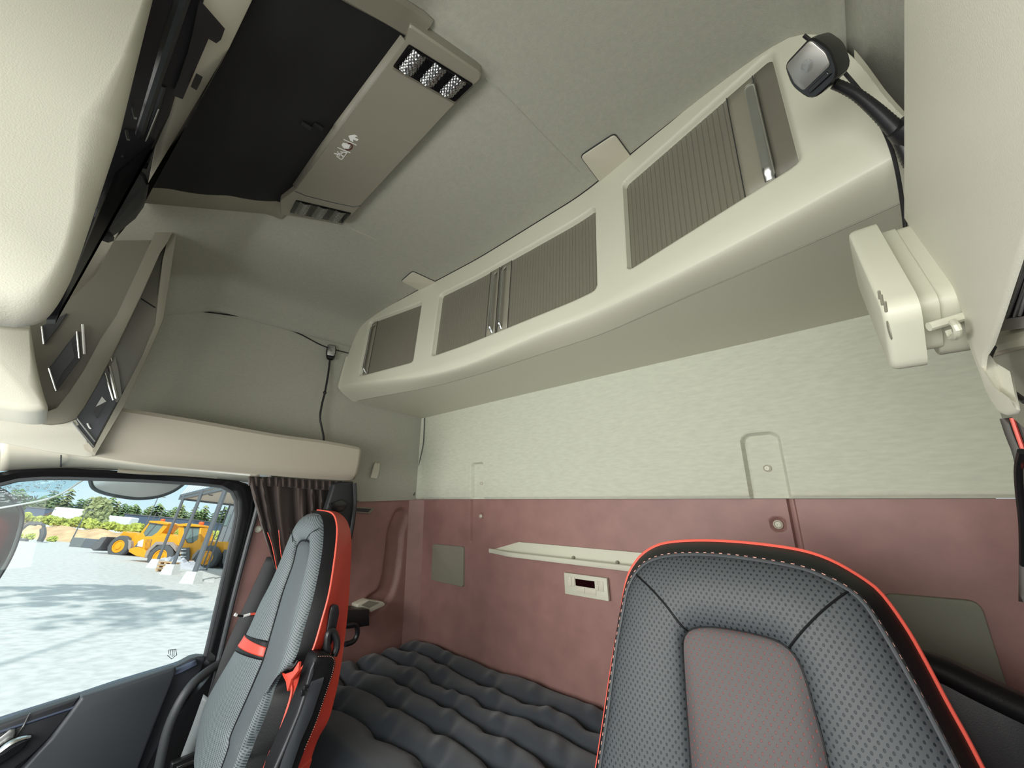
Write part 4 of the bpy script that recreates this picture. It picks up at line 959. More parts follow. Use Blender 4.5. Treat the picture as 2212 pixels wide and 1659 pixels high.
# raised armrest
XA = .075
arm = [(965, 1038), (1045, 1040), (1072, 1060), (1076, 1090), (1062, 1150), (1015, 1290), (975, 1400), (905, 1560), (860, 1680), (830, 1800), (690, 1800), (732, 1659), (776, 1560), (850, 1385), (905, 1235), (938, 1120)]
ar = obj('armrest', MB().prism(rnd(Sx(arm, XA), [.012, .012, .012, .008] + [0] * 12, 3), _n * -.055, .010), mt_leather, st2, label='black armrest folded upright')
obj('arm_panel', MB().prism(Sx([(938, 1190), (1008, 1165), (1000, 1200), (945, 1370), (880, 1520), (825, 1680), (780, 1800), (730, 1800), (770, 1640), (812, 1520), (880, 1350), (925, 1220)], XA + .0035), _n * -.006, .002), mt_door, ar)
obj('arm_slider', MB().prism(Sx([(938, 1120), (955, 1085), (950, 1150), (928, 1205), (915, 1228), (908, 1232)], XA + .004), _n * -.006, .002), mt_rubber, ar, label='grey slider track')
for a in ((905, 1225), (890, 1250)):
    p = Sx([a], XA + .006)[0]; obj('arm_button', MB().box(p, (.006, .008, .012)), mt_black, ar, bevel=.001)
obj('arm_edge', MB().grid([Sx([(900, 1250), (862, 1365), (800, 1515), (736, 1659), (690, 1780)], XA + .003), Sx([(920, 1235), (884, 1345), (822, 1500), (765, 1640), (716, 1780)], XA + .004)]), mt_rubber, ar, solid=.003, label='grey armrest edge')
stitch('arm_stitching', [p for p in crv(Sx([(975, 1052), (1040, 1052), (1062, 1075), (1050, 1150), (1000, 1300), (960, 1420), (900, 1560)], XA + .0008), 60)], 50, ar, w=.0006)
obj('base', MB().box((-1.33, .12, .52), (.5, .55, .3)), mt_leather, st2, bevel=.04)

# ---------------------------------------------------------------- bunk mattress
mx0, mx1, my0, my1 = -1.835, .16, .64, 1.335
seams = [.80, .915, 1.02, 1.125, 1.225]
rr_ = random.Random(11); ph = [[rr_.random() * 6.3 for _ in range(4)] for _ in seams]
tufts = []
for k, y in enumerate(seams):
    x = mx0 + .10 + .12 * (k % 2)
    while x < mx1: tufts.append((x + rr_.uniform(-.03, .03), k)); x += .25
def seamy(k, x): return seams[k] + .011 * math.sin(7 * x + ph[k][0]) + .006 * math.sin(19 * x + ph[k][1])
def mz(x, y):
    z = .742
    ds_ = [seamy(k, x) for k in range(len(seams))]
    lo = max([my0 - .02] + [d for d in ds_ if d <= y]); hi = min([my1 + .02] + [d for d in ds_ if d > y])
    t = (y - lo) / max(hi - lo, 1e-5)
    z += .034 * max(0, 1 - abs(2 * t - 1) ** 2.4) ** .55
    for tx, k in tufts:
        dx = x - tx; dy = y - seamy(k, tx)
        if abs(dx) < .12 and abs(dy) < .10:
            z -= .022 * math.exp(-(dx * dx + dy * dy) / .0009)
            z += .006 * math.exp(-((dx + .5 * dy) / .05) ** 2) * math.exp(-((dy - .04) / .045) ** 2) * math.cos(dx * 75 + dy * 40)
    z += .004 * math.sin(11 * x + 5 * y) + .003 * math.sin(23 * x - 9 * y + 1)
    z -= .05 * (1 - sm(0, .06, y - my0)) ** 2 + .03 * (1 - sm(0, .05, x - mx0)) + .02 * sm(my1 - .03, my1, y)
    return z
mt_ = thing('mattress', (-.84, .99, .45), 'dark grey quilted mattress with wavy tufted rows on the bunk', 'mattress')
xs = rng(mx0, mx1, 330); ysm = rng(my0, my1, 170)
rows = [[V((x, my0 + .004, .60)) for x in xs], [V((x, my0 - .006, .66)) for x in xs]] + [[V((x, y, mz(x, y))) for x in xs] for y in ysm] + [[V((x, my1, .5)) for x in xs]]
obj('quilt', MB().grid(rows), mt_quilt, mt_, ang=80)
obj('edge_piping', MB().tube([V((x, my0 - .008, .664)) for x in rng(mx0, mx1, 60)], .006, 8), mt_rubber, mt_)
obj('base', MB().box(((mx0 + mx1) / 2, (my0 + my1) / 2, .54), (mx1 - mx0 - .01, my1 - my0 - .02, .16)), mt_speck, mt_, bevel=.01, label='speckled brown mattress side')
obj('bunk_base', MB().box(((mx0 + mx1) / 2, 1.0, .23), (mx1 - mx0, .64, .46)), mt_dark, label='dark bunk base under the mattress', cat='bunk base')

# dark padded bolster behind the near seat
bo_ = thing('bolster', at(2120, 1600, 'y', 1.0), 'dark padded rail behind the near seat at the lower right', 'bolster')
Y0 = 1.02
c = [at(x, y, 'y', Y0) for x, y in [(1985, 1425), (2040, 1440), (2120, 1478), (2330, 1580), (2330, 1900), (1900, 1900)]]
obj('pad', MB().prism(rnd(c, .02, 4), (0, .07, 0), .02), mt_dark, bo_)
obj('roll', MB().tube(crv([at(x, y, 'y', Y0 + .01) for x, y in [(1960, 1420), (2040, 1452), (2120, 1492), (2330, 1590)]], 20), .020, 12), mt_leather, bo_)
SKY, SUN, WIN, DRV = 1.1, 3.9, 35, 3.0
# ---------------------------------------------------------------- the yard outside (the truck stands nose down on a slope)
UP = (RIGHT * .08 - DOWN * -.0 + DOWN * -.908 + FWD * .411).normalized()
EYE = 2.75; G0 = CAM - UP * EYE
def gpt(px, t):
    """ground point under image column px at depth t"""
    k = lambda y: ray(px, y).dot(UP)
    a, b = k(1000), k(1400); y = 1000 + 400 * (-EYE / t - a) / (b - a); return CAM + ray(px, y) * t, y
def ghit(px, py): return atp(px, py, G0, UP)
def frame(p):
    A = (FWD - UP * FWD.dot(UP)).normalized(); R = A.cross(UP)
    return M(((R.x, A.x, UP.x, p.x), (R.y, A.y, UP.y, p.y), (R.z, A.z, UP.z, p.z), (0, 0, 0, 1)))
def ext_thing(name, px, t, label=None, cat=None, group=None, kind=None, dz=0, yaw=0):
    p, y = gpt(px, t); m = frame(p + UP * dz) @ M.Rotation(yaw, 4, 'Z'); o = bpy.data.objects.new(name, None); COL.objects.link(o); o.matrix_world = m
    ORG[o.name] = V((0, 0, 0)); tag(o, label, cat, group, kind); o['_y'] = y; del o['_y']; return o
def ext_obj(name, mb, m, px, t, label=None, cat=None, group=None, kind=None, dz=0, yaw=0, **k):
    p, y = gpt(px, t); o = obj(name, mb, m, None, label, cat, group, kind, local=True, **k); o.matrix_world = frame(p + UP * dz) @ M.Rotation(yaw, 4, 'Z'); return o

mt_gravel = mat('pale_gravel', (.56, .56, .545), .95, bump=1, bscale=6, var=.16, vscale=3.5)
mt_sand = mat('orange_sand', (.62, .42, .24), .95, var=.22, vscale=.7)
mt_leaf = [mat('conifer_green', (.20, .29, .12), .9, var=.3, vscale=1.5), mat('conifer_dark', (.16, .24, .11), .9, var=.3, vscale=1.5), mat('leaf_green', (.30, .33, .15), .9, var=.3, vscale=2)]
mt_bush = mat('yellow_green_leaves', (.42, .47, .10), .9, var=.35, vscale=3)
mt_trunk = mat('bark', (.15, .10, .07), .9)
mt_yel = mat('loader_yellow', (.82, .36, .012), .42, var=.06, vscale=3)
mt_tyre = mat('tyre_rubber', (.10, .105, .11), .85)
mt_lglass = mat('cab_glass', (.16, .22, .21), .12)
mt_grey = mat('machine_grey', (.12, .12, .125), .6)
mt_fend = mat('dusty_fender', (.34, .29, .26), .8)
mt_navy = mat('blue_grey_cladding', (.075, .105, .16), .6, bump=.1, bscale=4)
mt_wht = mat('white_cladding', (.72, .73, .74), .6)
mt_bgrey = mat('grey_facade', (.22, .24, .26), .6)
mt_conc = mat('concrete', (.62, .62, .60), .85, var=.08, vscale=6)
mt_post = mat('grey_steel_post', (.12, .13, .145), .5)
mt_soff = mat('beige_soffit', (.62, .52, .43), .7)
mt_redc = mat('red_paint', (.55, .04, .05), .35)

R0 = frame(gpt(200, 60)[0]); fr0 = frame(ghit(300, 1300))
gm = MB()
for i in range(61):
    pass
rows = [[V((x, y, .0)) for x in rng(-160, 160, 60)] for y in rng(-25, 190, 60)]
gnd = obj('ground', MB().grid(rows), mt_gravel, kind='structure', label='pale gravel yard', local=True)
gnd.matrix_world = frame(ghit(300, 1480))

# sand bank and bushes behind the yard
rows = []
for i in range(90):
    px = -260 + 760 * i / 89; p, _ = gpt(px, 62); A = (p - CAM); A = (A - UP * A.dot(UP)).normalized(); r = []
    for k in range(9):
        t = k / 8; r.append(p + A * (t * 16) + UP * (2.1 * sm(0, .55, t) + .35 * math.sin(i * .7 + 2 * t) * t - .05))
    rows.append(r)
obj('sand_bank', MB().grid(rows), mt_sand, label='low orange sand bank along the far edge of the gravel yard', cat='sand bank', ang=80)
def blob(seed, w, h, cnt, m=None, spread=.10):
    r = random.Random(seed); mb = MB()
    for k in range(cnt):
        a = r.random() * 6.28; z = h * (.1 + .8 * r.random()); q = math.sqrt(r.random()) * w / 2 * (1 - .55 * z / h)
        c = V((q * math.cos(a), q * math.sin(a), z)); s = w * spread * (1 + r.random())
        n_ = V((r.uniform(-1, 1), r.uniform(-1, 1), r.uniform(-.3, 1))).normalized(); u = n_.orthogonal().normalized(); v = n_.cross(u)
        mb.rings([[c + (u * math.cos(i * 2 * PI / 5) + v * math.sin(i * 2 * PI / 5)) * s * e + n_ * d * s for i in range(5)] for e, d in ((.35, -.25), (1, 0), (.4, .35))])
    return mb
def conifer(seed, h, w):
    r = random.Random(seed); mb = MB(); L = 11
    for l in range(L):
        z = h * (.16 + .84 * l / L); rad = w / 2 * (1 - l / L) ** .5 * (.85 + .3 * r.random()) + .05; nb = 9
        for b in range(nb):
            a = 2 * PI * (b + r.random() * .7) / nb; c = math.cos(a); s = math.sin(a); q = rad * (.75 + .4 * r.random()); tz = z - .12 * q
            side = V((-s, c, 0)) * q * .33; tip = V((c * q, s * q, tz - .1 * q)); root = V((0, 0, z + h * .06)); mid = V((c * q * .6, s * q * .6, z + .05 * q))
            mb.add([root, mid + side, tip, mid - side, mid + V((0, 0, -.22 * q))], [(0, 1, 2, 3), (0, 4, 2, 1), (0, 3, 2, 4)])
    return mb
protos = []
for k, (h, w) in enumerate(((11, 6.6), (9.8, 6.8), (12.2, 6.2))):
    protos.append((conifer(k + 1, h, w), MB().tube([V((0, 0, 0)), V((0, 0, h * .9))], [.16, .03], 6)))
r = random.Random(5); first = {}
def put_tree(kind, px, t, s, label, group, nm='spruce_tree'):
    key = (kind, nm)
    if key not in first:
        o = ext_thing(nm, px, t, label, 'tree', group); cr, tk = protos[kind]
        obj('crown', cr, mt_leaf[kind % 3], o, local=True, ang=20); obj('trunk', tk, mt_trunk, o, local=True); first[key] = o
    else:
        o = clone(first[key]); o['label'] = label; o['group'] = group
    p, _ = gpt(px, t); o.matrix_world = frame(p) @ M.Rotation(r.random() * 6.28, 4, 'Z') @ M.Scale(s, 4)
for row in range(7):
    for i in range(14):
        px = -90 + 50 * i + (0, 29, 14, 43, 7, 36, 21)[row] + r.uniform(-2, 2); t = 126 + 8.5 * row
        side = px < 205
        s = (.92 + .22 * r.random()) * (1 + .012 * row)
        put_tree(r.choice((0, 0, 1, 2)), px, t, s, 'conifer in the tree line behind the sheds at the left of the window' if side else 'conifer in the tree line behind the yellow loaders', 'conifers in the tree line left of the leafy tree' if side else 'conifers in the tree line right of the leafy tree')
o = ext_thing('leafy_tree', 181, 76, 'tall round leafy tree between the two white trucks', 'tree')
for k in range(1):
    obj('crown', MB().add(*(lambda b: (b.v, b.f))(blob(77, 4.8, 5.6, 520, None, .07))), mt_leaf[2], o, local=True, ang=20).location = (0, 0, 2.6)
obj('trunk', MB().tube([V((0, 0, 0)), V((.1, 0, 3)), V((0, 0, 6))], [.22, .16, .06], 8), mt_trunk, o, local=True)
bm_ = [blob(20 + k, 2.6, 1.7, 90) for k in range(3)]; fb = {}
for i in range(45):
    px = -40 + 36 * (i // 3) + 12 * (i % 3) + r.uniform(-3, 3); t = (70, 73.5, 77)[i % 3]; k = r.randrange(3); sc_ = .65 + .35 * r.random()
    zb_ = 2.1 * sm(0, .55, (t - 62) / 16) + .1
    lb, gp_ = ('yellow green bush on the sand bank left of the leafy tree', 'bushes on the left sand bank') if px < 200 else ('yellow green bush on the sand bank behind the loaders', 'bushes on the right sand bank')
    if k not in fb:
        b = obj('bush', bm_[k], mt_bush, None, lb, 'bush', gp_, local=True, ang=20); fb[k] = b
    else:
        b = fb[k].copy(); COL.objects.link(b); b['label'] = lb; b['group'] = gp_
    p, _ = gpt(px, t); b.matrix_world = frame(p + UP * zb_) @ M.Rotation(r.random() * 6, 4, 'Z') @ M.Scale(sc_, 4)
for px, py, s in ((62, 1163, .5), (112, 1168, .45), (108, 1166, .4), (38, 1160, .4)):
    b = fb[1].copy(); COL.objects.link(b); b['label'] = 'small bush at the foot of the sand bank'; b['group'] = 'bushes at the foot of the bank'
    p, _ = gpt(px, 59); b.matrix_world = frame(p) @ M.Scale(s, 4)

# sheds and white vehicles behind the bank
def hall(px, t, w, d, h, m, label, name='warehouse', cat='building', yaw=0, roof=None, extra=None):
    o = ext_thing(name, px, t, label, cat, yaw=yaw)
    obj('walls', MB().box((0, d / 2, h / 2), (w, d, h)), m, o, local=True)
    obj('roof', MB().box((0, d / 2, h + .12), (w + .4, d + .4, .24)), roof or mt_grey, o, local=True); return o
hall(66, 100, 8.6, 14, 5.6, mt_navy, 'dark blue grey shed at the far left behind the bushes')
hall(322, 100, 18, 14, 6.0, mt_navy, 'long dark blue grey shed behind the yellow loaders')
for px, t, w, h0, h1, lb in ((128, 84, 8.4, 2.2, 5.8, 'white flat sided truck body left of the leafy tree'), (222, 84, 7.4, 2.0, 5.0, 'white flat sided truck body right of the leafy tree')):
    o = ext_thing('truck_body', px, t, lb, 'truck')
    obj('lower_side', MB().box((0, 1.2, h0 * .5 + .4), (w, 2.4, h0)), mt_wht, o, local=True, bevel=.1)
    obj('window_band', MB().box((0, 1.2, h0 + .75), (w * .98, 2.3, .7)), mt_grey, o, local=True)
    obj('upper_side', MB().box((0, 1.2, (h0 + 1.0 + h1) / 2), (w, 2.4, h1 - h0 - 1.0)), mt_wht, o, local=True, bevel=.25)
    for x in (-w * .3, w * .3): obj('wheel', MB().disc((x, -.05, .5), (0, -1, 0), .5, .2, 16), mt_tyre, o, local=True)
o = ext_thing('barn', 95, 96, 'low red barn roof beside the left white truck body', 'building')
obj('walls', MB().box((0, 2, 2), (4, 4, 4)), mt_redc, o, local=True); obj('roof', MB().prism([V((-2.4, -.2, 4)), V((2.4, -.2, 4)), V((0, -.2, 5.4))], (0, 4.6, 0)), mt_trunk, o, local=True)
def pole(px, t, h, label, rad=.09, lean=0):
    o = ext_thing('lamp_post', px, t, label, 'lamp post', 'lamp posts in the yard')
    obj('mast', MB().tube([V((0, 0, 0)), V((0, 0, h))], [rad, rad * .6], 8), mt_post, o, local=True)
    obj('lamp_arm', MB().tube([V((0, 0, h)), V((.5, 0, h + .1))], rad * .5, 6), mt_post, o, local=True); obj('lamp_head', MB().box((.75, 0, h + .1), (.6, .25, .12)), mt_steel, o, local=True)
pole(292, 58, 7.5, 'tall thin lamp post behind the loader bucket'); pole(152, 60, 4.8, 'thin lamp post in front of the sand bank'); pole(80, 82, 5.0, 'short lamp post in front of the left dark shed')
pole(318, 70, 6.2, 'lamp post in front of the long dark shed', .12); pole(306, 72, 5.8, 'thin lamp post left of the one before the long shed', .12)

# implements lying along the far edge
o = ext_thing('pipe_rack', 196, 51, 'dark rack of pipes lying at the yard edge left of the loaders', 'pipe rack', yaw=0)
obj('crate', MB().box((-2.1, .6, .55), (1.6, 1.2, 1.1)), mt_steel, o, local=True, bevel=.05, label='silver crate'); obj('skip', MB().box((-.5, .6, .55), (1.6, 1.2, 1.1)), mt_post, o, local=True, bevel=.05)
obj('frame', MB().box((2.4, .7, .7), (4.2, 1.0, 1.1)), mt_grey, o, local=True, bevel=.05)
for k in range(9):
    obj('pipe', MB().disc((.75 + .48 * k, .18, .42 + .1 * (k % 2)), (0, -1, 0), .24 if k < 3 else .17, .12, 14, [(1, 0), (1, 1), (.72, 1), (.70, .1)]), mt_conc if k < 3 else mt_grey, o, local=True)
o = ext_thing('digger_arm', 48, 54, 'black hydraulic digger arm folded at the far left of the yard', 'digger arm')
def onplane(o, px, py, y=0):   # image point on the upright plane through this thing, in its own axes
    m = o.matrix_world.copy(); q = m.inverted() @ atp(px, py, m.translation, m.to_3x3() @ V((0, 1, 0))); return V((q.x, y, max(q.z, .02)))
def loc(px, py): return onplane(o, px, py)
for nm, pts, w in (('boom', [(30, 1163), (44, 1146), (62, 1132), (78, 1133)], .20), ('stick', [(78, 1131), (93, 1133), (94, 1142)], .18), ('bucket', [(93, 1142), (93, 1156), (86, 1170)], .34), ('cylinder', [(30, 1158), (52, 1140)], .12), ('hose', [(38, 1145), (60, 1128), (90, 1129)], .07), ('base', [(22, 1170), (58, 1168)], .26)):
    obj(nm, MB().tube(crv([loc(*q) for q in pts], 14) if len(pts) > 2 else [loc(*q) for q in pts], w, 7), mt_grey, o, local=True)

# wheel loaders: drawn in their side plane, x to the right, z up
def loader(px, t, label, s=1, proto=None, fx=1):
    o = ext_thing('wheel_loader', px, t, label, 'wheel loader', 'yellow wheel loaders')
    k = 36.5 / F * s
    def pt(cx, cy, y):
        q = onplane(o if not proto else proto, 180 + cx / 5.027, 1000 + cy / 5.027); return V((fx * q.x * s, y, q.z * s))
    def side(nm, pts, y0, y1, m, par=o, bev=.04, lab=None):
        return obj(nm, MB().prism([pt(x, y, y0) for x, y in pts], (0, y1 - y0, 0), 0), m, par, local=True, label=lab, bevel=bev)
    W = 2.5
    side('hood', [(575, 840), (590, 812), (645, 795), (1000, 790), (1012, 905), (960, 880), (900, 856), (800, 870), (740, 905), (690, 950), (640, 940), (560, 915)], .35, W - .35, mt_yel, lab='yellow engine hood')
    side('bumper', [(478, 965), (492, 928), (560, 912), (640, 932), (672, 960), (664, 1030), (560, 1010)], .1, W - .1, mt_yel, lab='yellow rear bumper')
    gr_ = side('grille', [(640, 830), (716, 828), (690, 930), (640, 935)], .31, .40, mt_grey)
    for i in range(5):
        side('grille_bar', [(645 + 14 * i, 832), (652 + 14 * i, 832), (640 + 12 * i, 930), (634 + 12 * i, 930)], .27, .31, mt_yel, gr_, 0)
    side('head_lamp', [(565, 850), (625, 825), (610, 915), (555, 905)], .28, .40, mt_wht)
    cb_ = side('cab', [(1000, 680), (1060, 686), (1058, 790), (1095, 870), (1150, 872), (1212, 830), (1235, 700), (1250, 700), (1245, 860), (1285, 850), (1290, 1000), (1240, 1040), (1170, 1062), (1040, 1055), (1000, 960), (1002, 800)], .35, W - .35, mt_yel, lab='yellow cab frame')
    side('cab_glass', [(1056, 690), (1238, 700), (1215, 835), (1150, 868), (1094, 865), (1056, 790)], .42, W - .42, mt_lglass, lab='dark cab windows')
    side('door_post', [(1148, 695), (1158, 695), (1156, 866), (1148, 866)], .38, .46, mt_grey, cb_, 0)
    side('cab_roof', [(996, 662), (1120, 652), (1248, 672), (1246, 694), (1000, 684)], .2, W - .2, mt_yel)
    obj('beacon', MB().disc(pt(1178, 668, W / 2), (0, 0, 1), .22, .35, 12), mat('beacon_orange', (.8, .12, .02), .3), o, local=True)
    side('fender', [(664, 1020), (690, 952), (790, 856), (950, 858), (1006, 912), (1004, 965), (975, 930), (940, 892), (800, 890), (722, 960), (690, 1030)], -.05, .55, mt_fend, lab='dusty brown fender')
    side('fender', [(1170, 1060), (1190, 1000), (1240, 945), (1290, 930), (1290, 970), (1240, 985), (1205, 1030)], -.05, .55, mt_fend)
    st_ = side('steps', [(1060, 920), (1150, 920), (1150, 1055), (1045, 1060)], .0, .15, mt_grey)
    for i in range(3): side('rung', [(1040, 935 + 40 * i), (1120, 932 + 40 * i), (1120, 942 + 40 * i), (1040, 945 + 40 * i)], -.1, .0, mt_wht, st_, 0)
    side('front_frame', [(1280, 850), (1330, 840), (1400, 860), (1480, 850), (1485, 940), (1440, 1000), (1300, 1010)], .6, W - .6, mt_yel)
    side('lift_arm', [(1290, 880), (1380, 850), (1470, 960), (1560, 1090), (1530, 1100), (1420, 960)], .7, W - .7, mt_grey)
    side('bucket', [(1540, 940), (1600, 960), (1640, 1100), (1560, 1130), (1520, 1090)], -.2, W + .2, mt_grey)
    for cx, cy, rr2 in ((830, 1022, 132), (1335, 1030, 126)):
        for y0, d in ((.0, 1), (W, -1)):
            c = pt(cx, cy, y0); wh = obj('wheel', MB().disc(c, (0, -d, 0), rr2 / 5.027 * k, .55, 28, [(.5, -1), (.94, -1), (1, -.75), (1, -.1), (.93, .1), (.62, .14), (.60, 0), (.5, -.1)]), mt_tyre, o, local=True)
            obj('rim', MB().disc(c, (0, -d, 0), rr2 / 5.027 * k * .58, .3, 24, [(1, -.4), (1, .1), (.86, .12), (.8, -.15), (.5, -.05), (.45, .25), (.0, .25)]), mt_yel, wh, local=True, label='yellow wheel rim')
    return o
ld1 = loader(345, 36.5, 'yellow wheel loader parked in front of the other, with its engine hood to the left')
# second loader, facing left behind the first
loader(329, 43, 'second yellow wheel loader behind the first, its dark arm to the left', 0.88 * 43 / 36.5, ld1, -1)
# canopy on posts with concrete feet, and the grey building behind it
cn_ = thing('entrance_canopy', ghit(420, 1260), 'steel canopy on slim posts with a beige underside beside the grey building', 'canopy')
def vtop(px, py, base):      # point straight above base that shows at image row py
    a, b = 0, 12
    for _ in range(40):
        m = (a + b) / 2; q = base + UP * m - CAM; yy = 829.5 + F * q.dot(DOWN) / q.dot(FWD)
        if yy > py: a = m
        else: b = m
    return base + UP * a
posts = []
C7 = lambda x, y: (180 + x / 5.027, 1000 + y / 5.027)
for (bx, by), ty, rad, foot in (((775, 1095), 355, .11, 1), ((935, 1165), 300, .12, 1), ((1165, 1262), 245, .15, 1), ((1240, 1130), 400, .10, 0), ((1335, 1168), 440, .07, 0), ((1290, 1150), 470, .05, 0)):
    b = ghit(*C7(bx, by + (45 if foot else 0))); t_ = vtop(*C7(bx, ty), b)
    ph_ = .55 if foot else 0
    po = obj('post', MB().tube([b + UP * ph_, t_], rad, 8), mt_post, cn_); posts.append((b, t_))
    if foot:
        obj('footing', MB().rings([[b + (fr0.to_3x3() @ V((dx * q, dy * q, 0))) + UP * z for dx, dy in ((-1, -1), (1, -1), (1, 1), (-1, 1))] for q, z in ((.42, 0), (.30, .65))]), mt_conc, po, label='tapered concrete footing')
P1, P2, P3 = [p[1] for p in posts[:3]]
dirr = (P3 - P1).normalized(); Rr = fr0.to_3x3() @ V((1, 0, 0)); Aa = fr0.to_3x3() @ V((0, 1, 0))
back = (Rr * .9 + Aa * .45).normalized()
q0 = P1 - dirr * 2.0 - UP * .1; q1 = P3 + dirr * 9 - UP * .1
obj('soffit', MB().prism([q0, q1, q1 + back * 9, q0 + back * 9], UP * .12), mt_soff, cn_, label='beige canopy underside')
obj('edge_beam', MB().prism([q0 - UP * .15, q0 + UP * .30, q1 + UP * .30, q1 - UP * .15], back * .25), mt_post, cn_)
obj('front_beam', MB().prism([q0 - UP * .15, q0 + UP * .30, q0 + back * 9 + UP * .30, q0 + back * 9 - UP * .15], dirr * .25), mt_post, cn_)
for k in range(9):
    a = q0 + dirr * (.8 + 1.1 * k) + UP * .3; obj('fascia_rib', MB().tube([a, a + UP * .9 + back * .3], .05, 5), mt_wht, cn_)
for (x, y) in ((1385, 345), (1555, 305)):
    hp_ = atp(*C7(x, y), q0 - UP * .01, UP); obj('downlight', MB().disc(hp_, -UP, .16, .06, 12), mt_grey, cn_)
gb_ = ext_thing('office_building', 470, 44, 'tall grey panelled building with dark windows behind the canopy posts', 'building', yaw=-.5)
obj('walls', MB().box((3.2, 5, 4.6), (9.6, 10, 9.2)), mt_bgrey, gb_, local=True)
for (x, z, w, h) in ((-1.0, 7.6, .5, 1.2), (.0, 7.6, .5, 1.2), (1.2, 7.6, .5, 1.2), (-1.1, 4.6, .7, 1.3), (.6, 4.4, .8, 1.3), (2.4, 3.4, 1.6, 5.6), (4.4, 3.4, 1.6, 5.6)):
    wn = obj('window', MB().box((x, -.04, z), (w, .1, h)), mt_lglass, gb_, local=True)
for x in (-.5, .6, 1.7, 3.4): obj('panel_joint', MB().box((x, -.03, 4.6), (.05, .08, 9.0)), mt_post, gb_, local=True)
# pallet and wrapped pile by the posts
p, y = ghit(*C7(850, 1185)), 0
pl_ = obj('pallet', MB(), mt_sand, local=True) if False else None
pa = bpy.data.objects.new('pallet', None); COL.objects.link(pa); pa.matrix_world = frame(p); ORG[pa.name] = V((0, 0, 0)); tag(pa, 'small stack of pale wooden pallets at the foot of the canopy posts', 'pallet')
for k in range(3):
    for x in (-.42, 0, .42): obj('block', MB().box((x, .4, .10 + .24 * k), (.14, .8, .14)), mt_sand, pa, local=True)
    obj('deck', MB().box((0, .4, .19 + .24 * k), (1.1, .85, .04)), mt_sand, pa, local=True)
def pile(px, py, w, h, seed, label):
    p = ghit(*C7(px, py)); r = random.Random(seed); rows = []
    for j in range(7):
        a = PI * j / 6; rows.append([V((w * (i / 17 - .5), -math.cos(a) * .7, max(0, math.sin(a)) * h * (.6 + .5 * r.random()) * math.sin(PI * (i + .6) / 18.2))) for i in range(18)])
    o = obj('wrapped_pile', MB().grid(rows), mt_plw, None, label, 'pile', 'wrapped piles by the canopy', local=True, ang=25); o.matrix_world = frame(p)
mt_plw = mat('clear_grey_wrap', (.50, .51, .56), .35)
pile(960, 1125, 3.4, .9, 3, 'heap of pale wrapped material left of the second canopy post'); pile(1130, 1150, 2.6, .6, 4, 'low wrapped heap between the canopy posts')
obj('kerb_slab', MB().prism([ghit(*C7(x, y)) for x, y in ((950, 1195), (1290, 1190), (1420, 1240), (1420, 1300), (1190, 1270), (1100, 1230))], UP * .08), mt_conc, label='pale concrete slab between the canopy posts', cat='slab')

# mirrors and wind deflector on the outside of the door
XM = -2.08
km = thing('kerb_mirror', at(310, 1045, 'x', XM), 'round bottomed kerb mirror hanging over the top of the passenger window', 'mirror')
kp = [(194, 1018), (196, 1042), (204, 1056), (228, 1066), (262, 1073), (300, 1077), (340, 1073), (372, 1062), (396, 1046), (412, 1030), (418, 1015)]
kk = crv(Xp(kp, XM), 40); kc_ = at(305, 1020, 'x', XM)
rows = [[kc_.lerp(p, q) + V((-.05 * (1 - q * q) * 0 + .025 * (1 - q * q), 0, 0)) for p in kk] for q in (.02, .3, .55, .75, .9, .98)]
obj('glass', MB().grid(rows), mat('mirror_glass_painted_reflection', (.62, .60, .59), .3, .25), km, label='convex mirror glass')  # pale reflection painted into the base colour, only partly metallic
obj('housing', MB().grid([kk, [p + V((-.05, 0, 0)) for p in kk], [kc_.lerp(p, .4) + V((-.09, 0, 0)) for p in kk]]), mt_redc, km, label='red mirror housing')
obj('rim', MB().tube(kk, .006, 8), mt_rubber, km)
obj('outer_skin', MB().box((-1.92, .1, .50), (.02, 1.6, .60)), mt_redc, dr_, label='red painted outer door skin')
mm = thing('door_mirror', at(10, 1150, 'x', -2.2), 'dark door mirror cut off by the left edge of the picture', 'mirror')
mp = [(-60, 1030), (0, 1057), (18, 1068), (36, 1086), (46, 1104), (48, 1122), (42, 1150), (26, 1195), (0, 1242), (-60, 1330)]
mq = at(20, 1120, 'x', -2.2); mn = V((.97, .25, 0)); ml = crv([atp(x, y, mq, mn) for x, y in mp], 40); mc = atp(-60, 1180, mq, mn)
obj('glass', MB().grid([[mc.lerp(p, q) for p in ml] for q in (.02, .5, .96)]), mat('mirror_dark_glass', (.45, .55, .55), .05, 1), mm)
obj('housing', MB().grid([ml, [p + V((-.06, 0, 0)) for p in ml], [mc.lerp(p, .5) + V((-.12, 0, 0)) for p in ml]]), mt_gloss, mm)
obj('rim', MB().tube(ml, .006, 8), mt_black, mm)
wd = thing('wind_deflector', at(100, 1060, 'x', -1.92), 'clear wind deflector with dark lettering across the front top corner of the window', 'wind deflector')
dl = [(-80, 1108), (0, 1097), (47, 1089), (80, 1083), (110, 1075), (138, 1063), (165, 1046), (190, 1030), (205, 1016)]
de = crv(Xp(dl, -1.92), 40); du = [at(-80 + 285 * i / 39, 1010, 'x', -1.92) for i in range(40)]
obj('pane', MB().grid([du, de]), mt_defl, wd, solid=.003)
obj('edge', MB().tube(de, .0028, 6), mt_white, wd)
tc = bpy.data.curves.new('txt', 'FONT'); tc.body = 'VOLVO'; tc.size = 1; tc.extrude = .02; tc.offset = .035; tc.space_character = 1.25
to = bpy.data.objects.new('txt', tc); COL.objects.link(to); bpy.context.view_layer.update()
me = bpy.data.meshes.new_from_object(to.evaluated_get(bpy.context.evaluated_depsgraph_get())); bpy.data.objects.remove(to)
a, b = at(80, 1079, 'x', -1.915), at(27, 1083, 'x', -1.915)          # reads from outside, so mirrored from here
